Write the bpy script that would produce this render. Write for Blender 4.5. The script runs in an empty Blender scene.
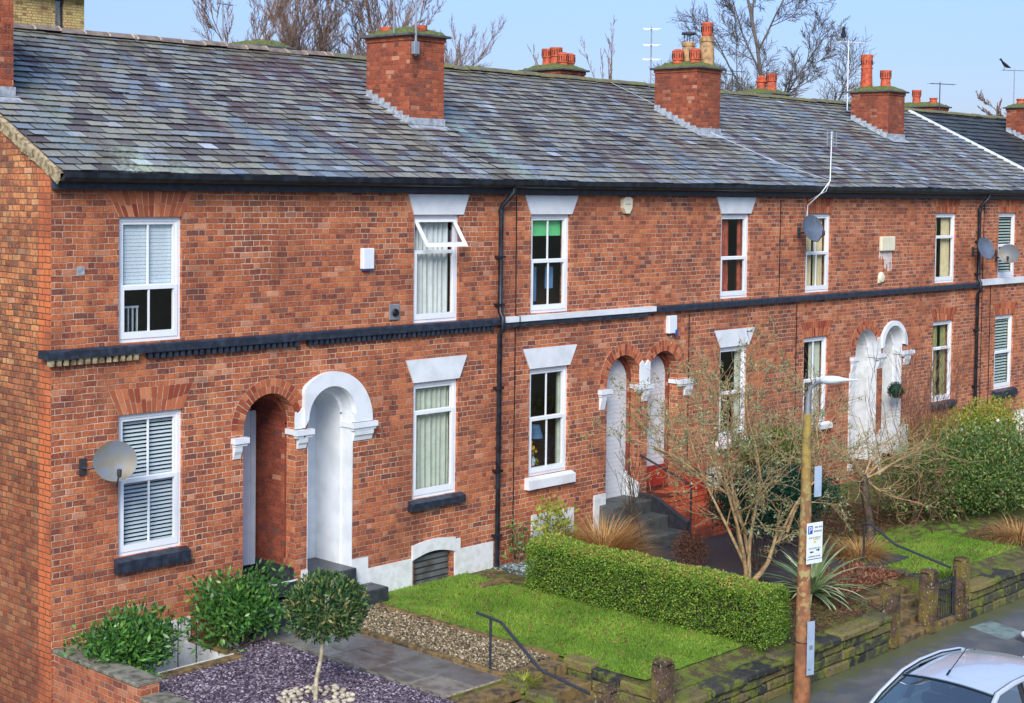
import bpy, bmesh, math, random
import numpy as np
from mathutils import Vector, Matrix
from mathutils.geometry import tessellate_polygon
R = math.radians
random.seed(7); rng = np.random.default_rng(7)
scene = bpy.context.scene
COL = scene.collection

# ------------------------------------------------------------------ materials
def srgb(r, g, b):
    f = lambda c: (c/255/12.92) if c/255 <= .04045 else ((c/255+.055)/1.055)**2.4
    return (f(r), f(g), f(b), 1.0)

class NT:
    def __init__(s, name):
        s.m = bpy.data.materials.new(name); s.m.use_nodes = True
        s.t = s.m.node_tree; s.t.nodes.clear()
        s.out = s.t.nodes.new('ShaderNodeOutputMaterial')
        s.pos = None
    def n(s, typ, **kw):
        k = s.t.nodes.new(typ)
        for a, b in kw.items(): setattr(k, a, b)
        return k
    def put(s, sock, v):
        if v is None: return
        if isinstance(v, bpy.types.NodeSocket): s.t.links.new(v, sock)
        else: sock.default_value = v
    def math(s, op, a, b=None, c=None, clamp=False):
        k = s.n('ShaderNodeMath', operation=op, use_clamp=clamp)
        for i, v in enumerate((a, b, c)): s.put(k.inputs[i], v)
        return k.outputs[0]
    def mix(s, f, a, b, mode='MIX'):
        k = s.n('ShaderNodeMix', data_type='RGBA', blend_type=mode)
        s.put(k.inputs[0], f); s.put(k.inputs[6], a); s.put(k.inputs[7], b)
        return k.outputs[2]
    def ramp(s, f, stops, interp='LINEAR'):
        k = s.n('ShaderNodeValToRGB'); k.color_ramp.interpolation = interp
        e = k.color_ramp.elements
        while len(e) < len(stops): e.new(.5)
        for i, (p, c) in enumerate(stops):
            e[i].position = p; e[i].color = c if len(c) == 4 else srgb(*c)
        s.put(k.inputs[0], f); return k.outputs[0]
    def P(s):
        if s.pos is None: s.pos = s.n('ShaderNodeNewGeometry')
        return s.pos.outputs['Position']
    def xyz(s):
        k = s.n('ShaderNodeSeparateXYZ'); s.put(k.inputs[0], s.P()); return k.outputs
    def noise(s, scale, detail=3, vec=None, rough=.55, dim='3D'):
        k = s.n('ShaderNodeTexNoise'); s.put(k.inputs['Vector'], vec if vec is not None else s.P())
        k.inputs['Scale'].default_value = scale; k.inputs['Detail'].default_value = detail
        k.inputs['Roughness'].default_value = rough
        return k.outputs['Fac']
    def vec(s, x, y, z):
        k = s.n('ShaderNodeCombineXYZ')
        for i, v in enumerate((x, y, z)): s.put(k.inputs[i], v)
        return k.outputs[0]
    def step(s, v, a, b):
        k = s.n('ShaderNodeMapRange', interpolation_type='SMOOTHSTEP')
        s.put(k.inputs[0], v); k.inputs[1].default_value = a; k.inputs[2].default_value = b
        return k.outputs[0]
    def attr(s, name='rnd'):
        return s.n('ShaderNodeAttribute', attribute_name=name).outputs['Fac']
    def bump(s, h, strength=.5, dist=.01):
        k = s.n('ShaderNodeBump'); s.put(k.inputs['Height'], h)
        k.inputs['Strength'].default_value = strength; k.inputs['Distance'].default_value = dist
        return k.outputs[0]
    def bsdf(s, col, rough=.7, metal=0., normal=None, spec=.5, coat=0., link=True, **kw):
        k = s.n('ShaderNodeBsdfPrincipled')
        s.put(k.inputs['Base Color'], col); s.put(k.inputs['Roughness'], rough)
        k.inputs['Metallic'].default_value = metal
        k.inputs['Specular IOR Level'].default_value = spec
        k.inputs['Coat Weight'].default_value = coat
        if normal is not None: s.put(k.inputs['Normal'], normal)
        if link: s.t.links.new(k.outputs[0], s.out.inputs[0])
        return k.outputs[0]

def simple(name, rgb, rough=.6, var=.25, scale=6, metal=0., spec=.5, bump=0., bscale=60, coat=0., rgb2=None, streak=False):
    s = NT(name); c = srgb(*rgb)
    c2 = srgb(*rgb2) if rgb2 else tuple(x*(1-var) for x in c[:3])+(1,)
    if streak:
        x, y, z = s.xyz(); v = s.vec(s.math('MULTIPLY', x, 9.), s.math('MULTIPLY', y, 9.), z)
        f = s.noise(scale, 4, v)
    else: f = s.noise(scale, 4)
    col = s.mix(s.step(f, .38, .68), c, c2)
    nrm = s.bump(s.noise(bscale, 3), bump, .01) if bump else None
    s.bsdf(col, rough, metal, nrm, spec, coat); return s.m

def brick(name, stops, mortar, mw=.0055, h=.0822, P=.318, dirt=.35, gable=False, rough=.85, paint=None, vary=(1., 1.)):
    s = NT(name); g = s.n('ShaderNodeNewGeometry'); s.pos = g
    x, y, z = s.xyz()
    nn = s.n('ShaderNodeSeparateXYZ'); s.put(nn.inputs[0], g.outputs['True Normal'])
    side = s.math('GREATER_THAN', s.math('ABSOLUTE', nn.outputs[0]), .6)
    u = s.math('ADD', x, s.math('MULTIPLY', side, s.math('SUBTRACT', y, x)))
    w1 = s.noise(2.2, 2); w2 = s.noise(11., 2)
    u = s.math('ADD', u, s.math('MULTIPLY_ADD', w2, .02, -.01))
    v = s.math('ADD', z, s.math('MULTIPLY_ADD', w1, .03, -.015))
    v = s.math('ADD', v, s.math('MULTIPLY_ADD', w2, .009, .02))
    vr = s.math('DIVIDE', v, h); row = s.math('FLOOR', vr); fv = s.math('FRACT', vr)
    par = s.math('MODULO', s.math('ADD', row, 200.), 2.)
    jit = s.n('ShaderNodeTexWhiteNoise', noise_dimensions='1D'); s.put(jit.inputs['W'], row)
    uu = s.math('ADD', s.math('DIVIDE', u, P), s.math('ADD', s.math('MULTIPLY', par, .5), s.math('MULTIPLY', jit.outputs['Value'], .12)))
    cell = s.math('FLOOR', uu); fu = s.math('FRACT', uu)
    head = s.math('GREATER_THAN', fu, .667)
    idn = s.math('ADD', s.math('MULTIPLY', cell, 2.), head)
    du = s.math('MINIMUM', s.math('MINIMUM', fu, s.math('SUBTRACT', 1., fu)), s.math('ABSOLUTE', s.math('SUBTRACT', fu, .667)))
    du = s.math('MULTIPLY', du, P)
    dv = s.math('MULTIPLY', s.math('MINIMUM', fv, s.math('SUBTRACT', 1., fv)), h)
    d = s.math('MINIMUM', du, dv)
    wn = s.n('ShaderNodeTexWhiteNoise', noise_dimensions='3D')
    s.put(wn.inputs['Vector'], s.vec(idn, row, side)); r1 = wn.outputs['Value']
    patch = s.noise(.9, 3); patch2 = s.noise(3.3, 3)
    f = s.math('ADD', s.math('MULTIPLY_ADD', r1, .6, .2), s.math('MULTIPLY_ADD', s.noise(24., 4, rough=.75), 1.5, -.75))
    f = s.math('ADD', f, s.math('MULTIPLY_ADD', patch2, .7, -.35), clamp=True)
    f = s.math('ADD', f, s.math('MULTIPLY_ADD', patch, .5, -.25), clamp=True)
    col = s.ramp(f, stops, 'LINEAR')
    wn2 = s.n('ShaderNodeTexWhiteNoise', noise_dimensions='3D'); s.put(wn2.inputs['Vector'], s.vec(row, idn, 3.7))
    odd = wn2.outputs['Value']
    col = s.mix(s.math('MULTIPLY', s.math('GREATER_THAN', odd, .965), .42), col, srgb(220, 168, 136))
    col = s.mix(s.math('MULTIPLY', s.math('LESS_THAN', odd, .085), .65), col, srgb(92, 64, 64))
    fine = s.noise(55., 4)
    col = s.mix(s.math('MULTIPLY', s.step(fine, .48, .72), .5), col, srgb(96, 54, 44))
    col = s.mix(s.math('MULTIPLY', s.step(fine, .5, .28), .3), col, srgb(226, 150, 116))
    # weathering: slow changes of tone over the wall, with vertical runs
    run = s.noise(1.0, 4, s.vec(s.math('MULTIPLY', u, 3.5), 0., s.math('MULTIPLY', z, .5)))
    col = s.mix(s.math('MULTIPLY', s.step(run, .5, .75), dirt), col, srgb(86, 58, 50))
    if gable:
        low = s.step(s.math('ADD', z, s.math('MULTIPLY_ADD', patch, 3., -1.5)), 4.4, 1.6)
        col = s.mix(s.math('MULTIPLY', low, .55), col, srgb(110, 48, 36))
        gr = s.step(s.noise(6., 4), .52, .66)
        col = s.mix(s.math('MULTIPLY', gr, .5), col, srgb(105, 98, 74))
        quoin = s.step(y, .33, .29)
        col = s.mix(s.math('MULTIPLY', quoin, .75), col, srgb(212, 112, 66))
    # soot and damp low down
    damp = s.step(s.math('ADD', z, s.math('MULTIPLY_ADD', patch2, 1.0, -.5)), .9, .1)
    col = s.mix(s.math('MULTIPLY', damp, .3), col, srgb(120, 66, 52))
    mcol = s.mix(s.math('MULTIPLY', s.step(s.noise(4.5, 3), .44, .62), .8), mortar, tuple(c*.5 for c in mortar[:3])+(1,))
    # some stretches were repointed pale, in others the joints are dark and soot-filled
    rp = s.step(s.noise(.55, 3), .4, .6); mcol = s.mix(s.math('MULTIPLY', rp, .62), mcol, srgb(132, 92, 74))
    soot = s.math('MULTIPLY', s.step(s.noise(.8, 5, s.vec(s.math('ADD', u, 17.), 0., s.math('MULTIPLY', z, .8)), .65), .48, .66), .58)
    pale = s.math('MULTIPLY', s.step(s.noise(1.3, 4, s.vec(s.math('ADD', u, 41.), 0., z), .6), .56, .7), .35)
    col = s.mix(soot, col, srgb(104, 60, 50)); col = s.mix(pale, col, srgb(206, 130, 88))
    mm = s.step(d, mw*1.35, mw*.6)
    col = s.mix(mm, col, mcol)
    if paint: col = s.mix(.9, col, srgb(*paint))
    hgt = s.math('ADD', s.step(d, mw*.5, mw*1.9), s.math('MULTIPLY', fine, .35))
    s.bsdf(col, rough, 0, s.bump(hgt, .7, .006), .25)
    return s.m

BR = [(0, (88, 56, 52)), (.18, (130, 73, 57)), (.36, (160, 88, 60)), (.56, (182, 102, 66)), (.8, (199, 119, 76)), (1, (210, 142, 100))]
BG = [(0, (84, 60, 54)), (.2, (132, 84, 62)), (.45, (190, 116, 74)), (.7, (210, 138, 86)), (.88, (210, 164, 108)), (1, (196, 172, 132))]
BC = [(0, (92, 50, 42)), (.3, (132, 66, 48)), (.6, (158, 80, 54)), (1, (182, 102, 70))]
M = {}
M['brick'] = brick('red_brick', BR, srgb(208, 182, 158), mw=.005)
M['brick_gable'] = brick('gable_brick', BG, srgb(96, 78, 58), gable=True, mw=.0065)
M['brick_chimney'] = brick('chimney_brick', BC, srgb(140, 92, 70), mw=.005, h=.078, dirt=.5)
M['brick_porch'] = brick('porch_brick', [(0, (96, 46, 38)), (.5, (126, 60, 46)), (1, (148, 76, 58))], srgb(110, 66, 54), mw=.003)
M['brick_white'] = brick('white_painted_brick', [(0, (186, 190, 194)), (1, (205, 208, 210))], srgb(176, 180, 184), paint=(206, 210, 214), mw=.004)
M['brick_buff'] = brick('buff_brick', [(0, (176, 156, 96)), (.5, (200, 180, 116)), (1, (212, 194, 132))], srgb(150, 134, 92), h=.11, P=.45, mw=.014)
M['white'] = simple('white_paint', (224, 228, 232), .5, rgb2=(208, 213, 216), scale=3, bump=.1)
M['white_old'] = simple('weathered_white_paint', (222, 224, 224), .6, rgb2=(204, 206, 202), scale=8, bump=.25)
M['upvc'] = simple('window_frame_white', (232, 236, 240), .3, var=.06, scale=3)
M['black'] = simple('black_paint', (34, 40, 52), .42, rgb2=(52, 60, 74), scale=9, bump=.1)
M['gutter'] = simple('black_gutter', (22, 25, 32), .35, rgb2=(40, 46, 56), scale=7)
M['iron'] = simple('black_iron', (38, 44, 56), .45, rgb2=(54, 56, 60), scale=20)
M['lead'] = simple('lead_flashing', (170, 176, 182), .5, rgb2=(128, 136, 146), scale=12, bump=.3, bscale=15)
M['mortar'] = simple('mortar', (182, 162, 142), .9, rgb2=(140, 112, 90), scale=20, bump=.5)
M['verge'] = simple('mossy_mortar', (176, 158, 128), .9, rgb2=(104, 92, 50), scale=14, bump=.8, bscale=40)
M['dentil'] = simple('painted_dentils', (172, 160, 126), .8, rgb2=(96, 78, 60), scale=8)
M['navy'] = simple('navy_door', (32, 36, 62), .35, var=.2)
M['doorgrey'] = simple('pale_door', (222, 228, 234), .4, var=.08)
M['terra'] = simple('terracotta', (204, 96, 62), .75, rgb2=(150, 70, 48), scale=14, bump=.3)
M['buffpot'] = simple('buff_pot', (186, 148, 102), .8, rgb2=(126, 104, 78), scale=12, bump=.3)
M['moss'] = simple('moss', (112, 122, 52), .95, rgb2=(62, 60, 40), scale=26, bump=1., bscale=60)
M['caps'] = simple('mossy_cap', (120, 116, 74), .95, rgb2=(72, 66, 52), scale=14, bump=1., bscale=50)
M['metal'] = simple('galvanised', (170, 174, 180), .4, .2, metal=.6)
M['darkmetal'] = simple('dark_aerial', (70, 72, 78), .5, .2, metal=.3)
M['dishgrey'] = simple('dish_grey', (112, 120, 128), .5, rgb2=(120, 112, 92), scale=5)
M['dishdark'] = simple('dish_dark', (92, 104, 122), .5, rgb2=(80, 88, 100), scale=6)
M['cream'] = simple('cream_plastic', (226, 218, 190), .4, .08)
M['curtain'] = simple('pale_curtain', (216, 224, 214), .9, .12)
M['netcurtain'] = simple('net_curtain', (206, 214, 210), .9, .12)
M['greycurtain'] = simple('grey_green_curtain', (182, 194, 178), .9, .15)
M['redcurtain'] = simple('russet_curtain', (164, 84, 64), .9, .5)
M['creamcurtain'] = simple('cream_curtain', (206, 196, 156), .9, .15)
M['limecurtain'] = simple('olive_curtain', (142, 152, 92), .9, .3)
M['greenblind'] = simple('green_blind', (110, 214, 140), .8, .1)
M['blind'] = simple('pale_blind', (204, 220, 226), .6, .05)
M['shutter'] = simple('shutter_teal', (178, 200, 192), .5, .08)
M['room'] = simple('room_dark', (110, 96, 88), .9, .4, scale=1.5)
M['slab'] = simple('stone_flag', (104, 108, 110), .38, rgb2=(78, 76, 72), scale=3.5, bump=.3)
M['blackstep'] = simple('black_step', (46, 50, 58), .35, rgb2=(66, 68, 70), scale=8, bump=.3)
M['oldstep'] = simple('worn_black_step', (88, 92, 88), .7, rgb2=(66, 70, 70), scale=5, bump=.5)
M['redstep'] = brick('red_step_tiles', [(0, (200, 88, 56)), (1, (222, 112, 72))], srgb(92, 46, 34), P=.5, h=.1, mw=.006, rough=.6)
M['redpaint'] = simple('red_paint', (168, 52, 44), .5, .2)
M['sand'] = simple('sandstone', (128, 104, 62), .9, rgb2=(66, 58, 46), scale=9, bump=1., bscale=25)
M['coping'] = simple('stone_coping', (132, 128, 112), .85, rgb2=(84, 82, 70), scale=8, bump=.6)
M['soil'] = simple('dark_soil', (62, 44, 36), .95, rgb2=(44, 34, 28), scale=10, bump=1., bscale=40)
M['asphalt'] = simple('asphalt', (66, 68, 72), .55, rgb2=(54, 55, 58), scale=1.5, bump=.5, bscale=200)
M['pave'] = simple('pavement_tarmac', (88, 90, 94), .45, rgb2=(106, 104, 102), scale=2.2, bump=.4, bscale=160)
M['patch'] = simple('pale_patch', (128, 146, 140), .6, rgb2=(100, 112, 108), scale=6, bump=.3)
M['kerb'] = simple('kerb_stone', (120, 116, 106), .8, rgb2=(90, 88, 82), scale=8, bump=.4)
M['ground'] = simple('rough_ground', (76, 82, 50), .95, rgb2=(52, 50, 38), scale=1.2, bump=.6)
M['slateplate'] = simple('slate_under', (58, 60, 64), .8, .2)
M['tyre'] = simple('tyre_rubber', (26, 26, 28), .85, .1)
M['trim'] = simple('black_trim', (20, 21, 24), .4, .1)
M['silver'] = simple('silver_car_paint', (206, 214, 226), .22, .03, metal=.25, coat=.6)
M['carwhite'] = simple('white_car_paint', (214, 218, 224), .22, .03, coat=.6)
M['signwhite'] = simple('sign_white', (222, 228, 234), .4, .04)
M['signblue'] = simple('sign_blue', (34, 84, 168), .4, .05)
M['signgrey'] = simple('sign_grey_print', (120, 126, 132), .5, .1)
M['signyellow'] = simple('sign_yellow_print', (206, 190, 110), .5, .1)
M['flower'] = simple('white_petals', (232, 230, 236), .7, .08)
M['yellowflower'] = simple('yellow_petals', (220, 170, 50), .7, .1)
M['bird'] = simple('black_feathers', (26, 26, 30), .6, .1)
M['pebble'] = simple('pale_pebble', (196, 184, 160), .6, rgb2=(150, 140, 122), scale=9)
M['bluelamp'] = simple('blue_lampshade', (96, 140, 176), .8, .1)

def leafmat(name, stops, rough=.5, trans=.2, spec=.4):
    s = NT(name); col = s.ramp(s.attr(), stops)
    b = s.bsdf(col, rough, 0, None, spec, link=False)
    t = s.n('ShaderNodeBsdfTranslucent'); s.put(t.inputs[0], col)
    mx = s.n('ShaderNodeMixShader'); mx.inputs[0].default_value = trans
    s.t.links.new(b, mx.inputs[1]); s.t.links.new(t.outputs[0], mx.inputs[2]); s.t.links.new(mx.outputs[0], s.out.inputs[0])
    return s.m
M['laurel'] = leafmat('laurel_leaf', [(0, (36, 66, 34)), (.5, (66, 114, 50)), (.85, (112, 158, 70)), (1, (150, 172, 98))], .3, .15)
M['bay'] = leafmat('bay_leaf', [(0, (34, 60, 38)), (.5, (62, 100, 56)), (.8, (100, 126, 70)), (.95, (136, 128, 78)), (1, (156, 140, 88))], .35, .15)
M['privet'] = leafmat('privet_leaf', [(0, (60, 88, 30)), (.4, (96, 134, 44)), (.75, (138, 170, 62)), (.93, (170, 176, 78)), (1, (170, 124, 74))], .5, .25)
M['rhodo'] = leafmat('rhododendron_leaf', [(0, (40, 60, 32)), (.4, (70, 98, 46)), (.7, (112, 136, 66)), (.84, (146, 152, 84)), (.92, (150, 98, 68)), (1, (122, 70, 54))], .4, .15)
M['yellowleaf'] = leafmat('yellow_green_leaf', [(0, (96, 116, 40)), (.5, (142, 154, 52)), (1, (190, 186, 84))], .5, .3)
M['darkleaf'] = leafmat('dark_evergreen_leaf', [(0, (14, 44, 34)), (.6, (24, 66, 48)), (1, (48, 92, 62))], .4, .1)
M['lichen'] = leafmat('lichen_leaf', [(0, (104, 112, 78)), (.5, (132, 144, 100)), (1, (168, 176, 136))], .8, .2)
M['grassm'] = leafmat('grass_blade', [(0, (78, 112, 34)), (.4, (116, 152, 48)), (.8, (148, 176, 64)), (1, (184, 184, 96))], .6, .3)
M['drygrass'] = leafmat('dry_grass', [(0, (140, 96, 54)), (.5, (192, 146, 88)), (1, (224, 188, 128))], .8, .3)
M['browntwig'] = leafmat('brown_twig_leaf', [(0, (70, 44, 36)), (.6, (104, 70, 54)), (1, (138, 98, 72))], .8, .2)
M['redbrown'] = leafmat('red_brown_litter', [(0, (78, 50, 40)), (.6, (124, 76, 58)), (1, (158, 112, 84))], .8, .1)
M['yucca'] = leafmat('yucca_leaf', [(0, (96, 120, 76)), (.5, (152, 172, 118)), (1, (206, 214, 168))], .45, .2)
M['purple'] = leafmat('purple_slate_chip', [(0, (58, 48, 60)), (.45, (98, 86, 98)), (.8, (136, 122, 134)), (1, (188, 178, 186))], .5, 0.)
M['gravel'] = leafmat('gravel_stone', [(0, (58, 50, 38)), (.4, (106, 92, 66)), (.75, (146, 128, 96)), (1, (200, 188, 160))], .7, 0.)
M['slatechip'] = leafmat('grey_slate_chip', [(0, (96, 110, 112)), (.6, (140, 156, 156)), (1, (190, 200, 198))], .6, 0.)
M['vouss'] = leafmat('arch_brick', [(0, (134, 60, 44)), (.4, (160, 88, 60)), (.8, (184, 104, 70)), (1, (198, 126, 90))], .85, 0., .2)
M['stoneblock'] = None

def purple_base(name, a, b, sc):
    s = NT(name)
    v = s.n('ShaderNodeTexVoronoi'); v.inputs['Scale'].default_value = sc; s.put(v.inputs['Vector'], s.P())
    k = s.n('ShaderNodeSeparateColor'); s.put(k.inputs[0], v.outputs['Color'])
    col = s.mix(k.outputs[0], srgb(*a), srgb(*b)); col = s.mix(s.step(v.outputs['Distance'], .3, .7), col, srgb(*[c*.45 for c in a]))
    s.bsdf(col, .7, 0, s.bump(v.outputs['Distance'], -.8, .02)); return s.m
M['purple_base'] = purple_base('purple_chip_bed', (66, 54, 68), (122, 106, 124), 38)
M['gravel_base'] = purple_base('pebble_bed', (96, 84, 62), (176, 160, 128), 34)
M['slate_base'] = purple_base('slate_chip_bed', (96, 110, 108), (160, 172, 168), 30)

def lawn_m(name):
    s = NT(name)
    col = s.ramp(s.noise(3.5, 5), [(.3, (84, 120, 40)), (.5, (106, 142, 48)), (.62, (120, 146, 56)), (.75, (138, 136, 72))])
    s.bsdf(col, .9, 0, s.bump(s.noise(90, 3), .8, .02), .2); return s.m
M['lawn'] = lawn_m('lawn_base')

def stone_m():
    s = NT('mossy_wall_stone')
    r = s.attr()
    col = s.ramp(r, [(0, (52, 54, 56)), (.4, (76, 76, 66)), (.7, (100, 94, 68)), (1, (126, 112, 74))])
    x, y, z = s.xyz()
    mo = s.step(s.noise(5., 5), .47, .6)
    col = s.mix(s.math('MULTIPLY', mo, .75), col, srgb(108, 116, 48))
    col = s.mix(s.math('MULTIPLY', s.step(s.noise(16, 4), .55, .7), .7), col, srgb(48, 48, 46))
    s.bsdf(col, .95, 0, s.bump(s.noise(28, 5), 1., .02), .15); return s.m
M['stoneblock'] = stone_m()

def slate_m(name, dark=False):
    s = NT(name); r = s.attr(); x, y, z = s.xyz()
    if dark:
        col = s.ramp(r, [(0, (40, 44, 50)), (.5, (54, 58, 62)), (1, (70, 72, 74))])
        g = s.step(s.noise(2.5, 4), .55, .7); col = s.mix(s.math('MULTIPLY', g, .5), col, srgb(84, 96, 52))
        s.bsdf(col, .6, 0, s.bump(s.noise(30, 3), .3, .01)); return s.m
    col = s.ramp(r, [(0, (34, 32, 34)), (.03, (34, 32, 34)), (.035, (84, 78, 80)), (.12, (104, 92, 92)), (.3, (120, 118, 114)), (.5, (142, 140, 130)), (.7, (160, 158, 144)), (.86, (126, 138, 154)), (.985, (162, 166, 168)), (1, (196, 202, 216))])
    # purple, olive and pale areas as the slates weather in long runs down the slope
    sv = s.vec(s.math('MULTIPLY', x, 1.), s.math('MULTIPLY', y, .28), 0.)
    n1 = s.noise(1.5, 4, sv)
    col = s.mix(s.math('MULTIPLY', s.step(n1, .54, .64), .7), col, srgb(92, 66, 74))
    n3 = s.noise(1.3, 4, s.vec(s.math('ADD', x, 57.), s.math('MULTIPLY', y, .25), 5.))
    col = s.mix(s.math('MULTIPLY', s.step(n3, .55, .66), .5), col, srgb(112, 134, 156))
    n2 = s.noise(1.9, 4, s.vec(s.math('ADD', x, 31.), s.math('MULTIPLY', y, .3), 2.))
    col = s.mix(s.math('MULTIPLY', s.step(n2, .55, .7), .5), col, srgb(112, 100, 66))
    def band(xc, w, y1, y0, c, amt):
        m = s.step(s.math('ABSOLUTE', s.math('SUBTRACT', s.math('ADD', x, s.math('MULTIPLY_ADD', s.noise(2.4, 3), .5, -.25)), xc)), w, w*.35)
        m = s.math('MULTIPLY', m, s.math('MULTIPLY', s.step(y, y1, y1-.5), s.step(y, y0-.35, y0+.25)))
        m = s.math('MULTIPLY', m, s.math('MULTIPLY', s.step(s.noise(20., 5, rough=.75), .42, .56), s.math('MULTIPLY_ADD', r, .7, .35, clamp=True)))
        return s.math('MULTIPLY', m, min(amt*1.05, .85))
    for xc, w, y1, y0, c, a in ((8.9, .28, 2.1, -.4, (142, 176, 160), .8), (9.15, .22, 1.2, -.5, (170, 186, 206), .75), (7.75, .3, 1.7, -.5, (176, 192, 204), .8),
                               (17.6, .25, 2.3, -.4, (172, 186, 204), .75), (16.5, .28, 3.8, 2.2, (140, 168, 142), .6), (17.95, .2, 1.8, -.4, (140, 134, 84), .6),
                               (26.2, .25, 2.4, -.4, (166, 182, 200), .75), (26.6, .2, 1.8, -.2, (140, 136, 84), .6), (24.9, .35, 4.1, 2.5, (140, 162, 136), .6),
                               (.55, .35, 1.6, .3, (116, 146, 164), .8), (.95, .3, 3.4, 1.2, (112, 138, 120), .7), (1.2, .4, .7, -.6, (186, 206, 170), .85), (.95, .25, .1, -.6, (180, 200, 182), .8), (1.9, .3, .3, -.5, (188, 214, 190), .6),
                               (19.4, 1.8, 4.2, 3.2, (170, 186, 206), .5)):
        col = s.mix(band(xc, w, y1, y0, c, a), col, srgb(*c))
    sp = s.step(s.noise(24, 3), .66, .72)
    col = s.mix(s.math('MULTIPLY', sp, .7), col, srgb(204, 208, 200))
    top = s.math('MULTIPLY', s.step(y, 3.5, 4.4), s.step(s.noise(6, 4), .42, .6))
    col = s.mix(s.math('MULTIPLY', top, .55), col, srgb(112, 108, 72))
    gr = s.step(s.noise(38., 4, rough=.7), .35, .7); col = s.mix(s.math('MULTIPLY', gr, .35), col, srgb(60, 58, 56))
    rg = s.math('MULTIPLY_ADD', s.noise(5., 3), .3, .38)
    s.bsdf(col, rg, 0, s.bump(s.noise(26, 4), .45, .01), .5); return s.m
M['slate'] = slate_m('roof_slate'); M['slate_dark'] = slate_m('dark_roof_tile', True)

def glass_m(name, tint=(1, 1, 1, 1), refl=.12):
    s = NT(name)
    g = s.n('ShaderNodeNewGeometry'); dt = s.n('ShaderNodeVectorMath', operation='DOT_PRODUCT')
    s.put(dt.inputs[0], g.outputs['Incoming']); s.put(dt.inputs[1], g.outputs['Normal'])
    ic = s.math('SUBTRACT', 1., s.math('ABSOLUTE', dt.outputs['Value']))
    f = s.math('ADD', s.math('MULTIPLY', s.math('POWER', ic, 5.), .9), refl+.04, clamp=True)
    tr = s.n('ShaderNodeBsdfTransparent'); tr.inputs[0].default_value = tint
    gl = s.n('ShaderNodeBsdfGlossy'); gl.inputs['Roughness'].default_value = .02
    s.put(gl.inputs['Normal'], s.bump(s.noise(1.6, 2), .05, .05))
    mx = s.n('ShaderNodeMixShader'); s.put(mx.inputs[0], f)
    s.t.links.new(tr.outputs[0], mx.inputs[1]); s.t.links.new(gl.outputs[0], mx.inputs[2]); s.t.links.new(mx.outputs[0], s.out.inputs[0])
    return s.m
M['glass'] = glass_m('window_glass', refl=.08)
M['carglass'] = glass_m('car_glass', (.5, .66, .66, 1), refl=.42)

def bark_m(name, a, b, c=None, sc=9):
    s = NT(name)
    col = s.mix(s.step(s.noise(sc, 4), .4, .62), srgb(*a), srgb(*b))
    if c: col = s.mix(s.math('MULTIPLY', s.step(s.noise(sc*1.7, 3), .55, .66), .8), col, srgb(*c))
    s.bsdf(col, .85, 0, s.bump(s.noise(40, 4), .7, .01), .2); return s.m
M['twig'] = bark_m('tan_bark', (178, 146, 104), (138, 114, 84), (168, 168, 128))
M['twigred'] = bark_m('brown_red_twig', (136, 104, 84), (104, 76, 66))
M['bark'] = bark_m('grey_brown_bark', (96, 80, 70), (74, 62, 56), (110, 112, 78))
M['farbark'] = bark_m('far_tree_bark', (150, 126, 110), (124, 104, 94))
M['farbark2'] = bark_m('far_grey_tree_bark', (112, 102, 98), (92, 86, 84), (116, 116, 80))
M['palebark'] = bark_m('pale_stem', (188, 178, 150), (150, 140, 112))

def pole_m():
    s = NT('stained_pole_timber'); x, y, z = s.xyz()
    base = s.mix(s.step(s.noise(6., 4), .4, .6), srgb(156, 106, 74), srgb(126, 86, 62))
    blot = s.math('MULTIPLY', s.step(s.noise(9., 4), .49, .56), s.step(z, -.1, 1.2))
    col = s.mix(s.math('MULTIPLY', blot, .85), base, srgb(168, 154, 104))
    col = s.mix(s.step(z, 1.2, 3.3), col, s.mix(s.step(s.noise(8, 4), .4, .6), srgb(158, 136, 72), srgb(120, 104, 70)))
    s.bsdf(col, .85, 0, s.bump(s.noise(30, 4, s.vec(s.math('MULTIPLY', x, 4.), s.math('MULTIPLY', y, 4.), z)), .7, .01), .2); return s.m
M['pole'] = pole_m()

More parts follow.
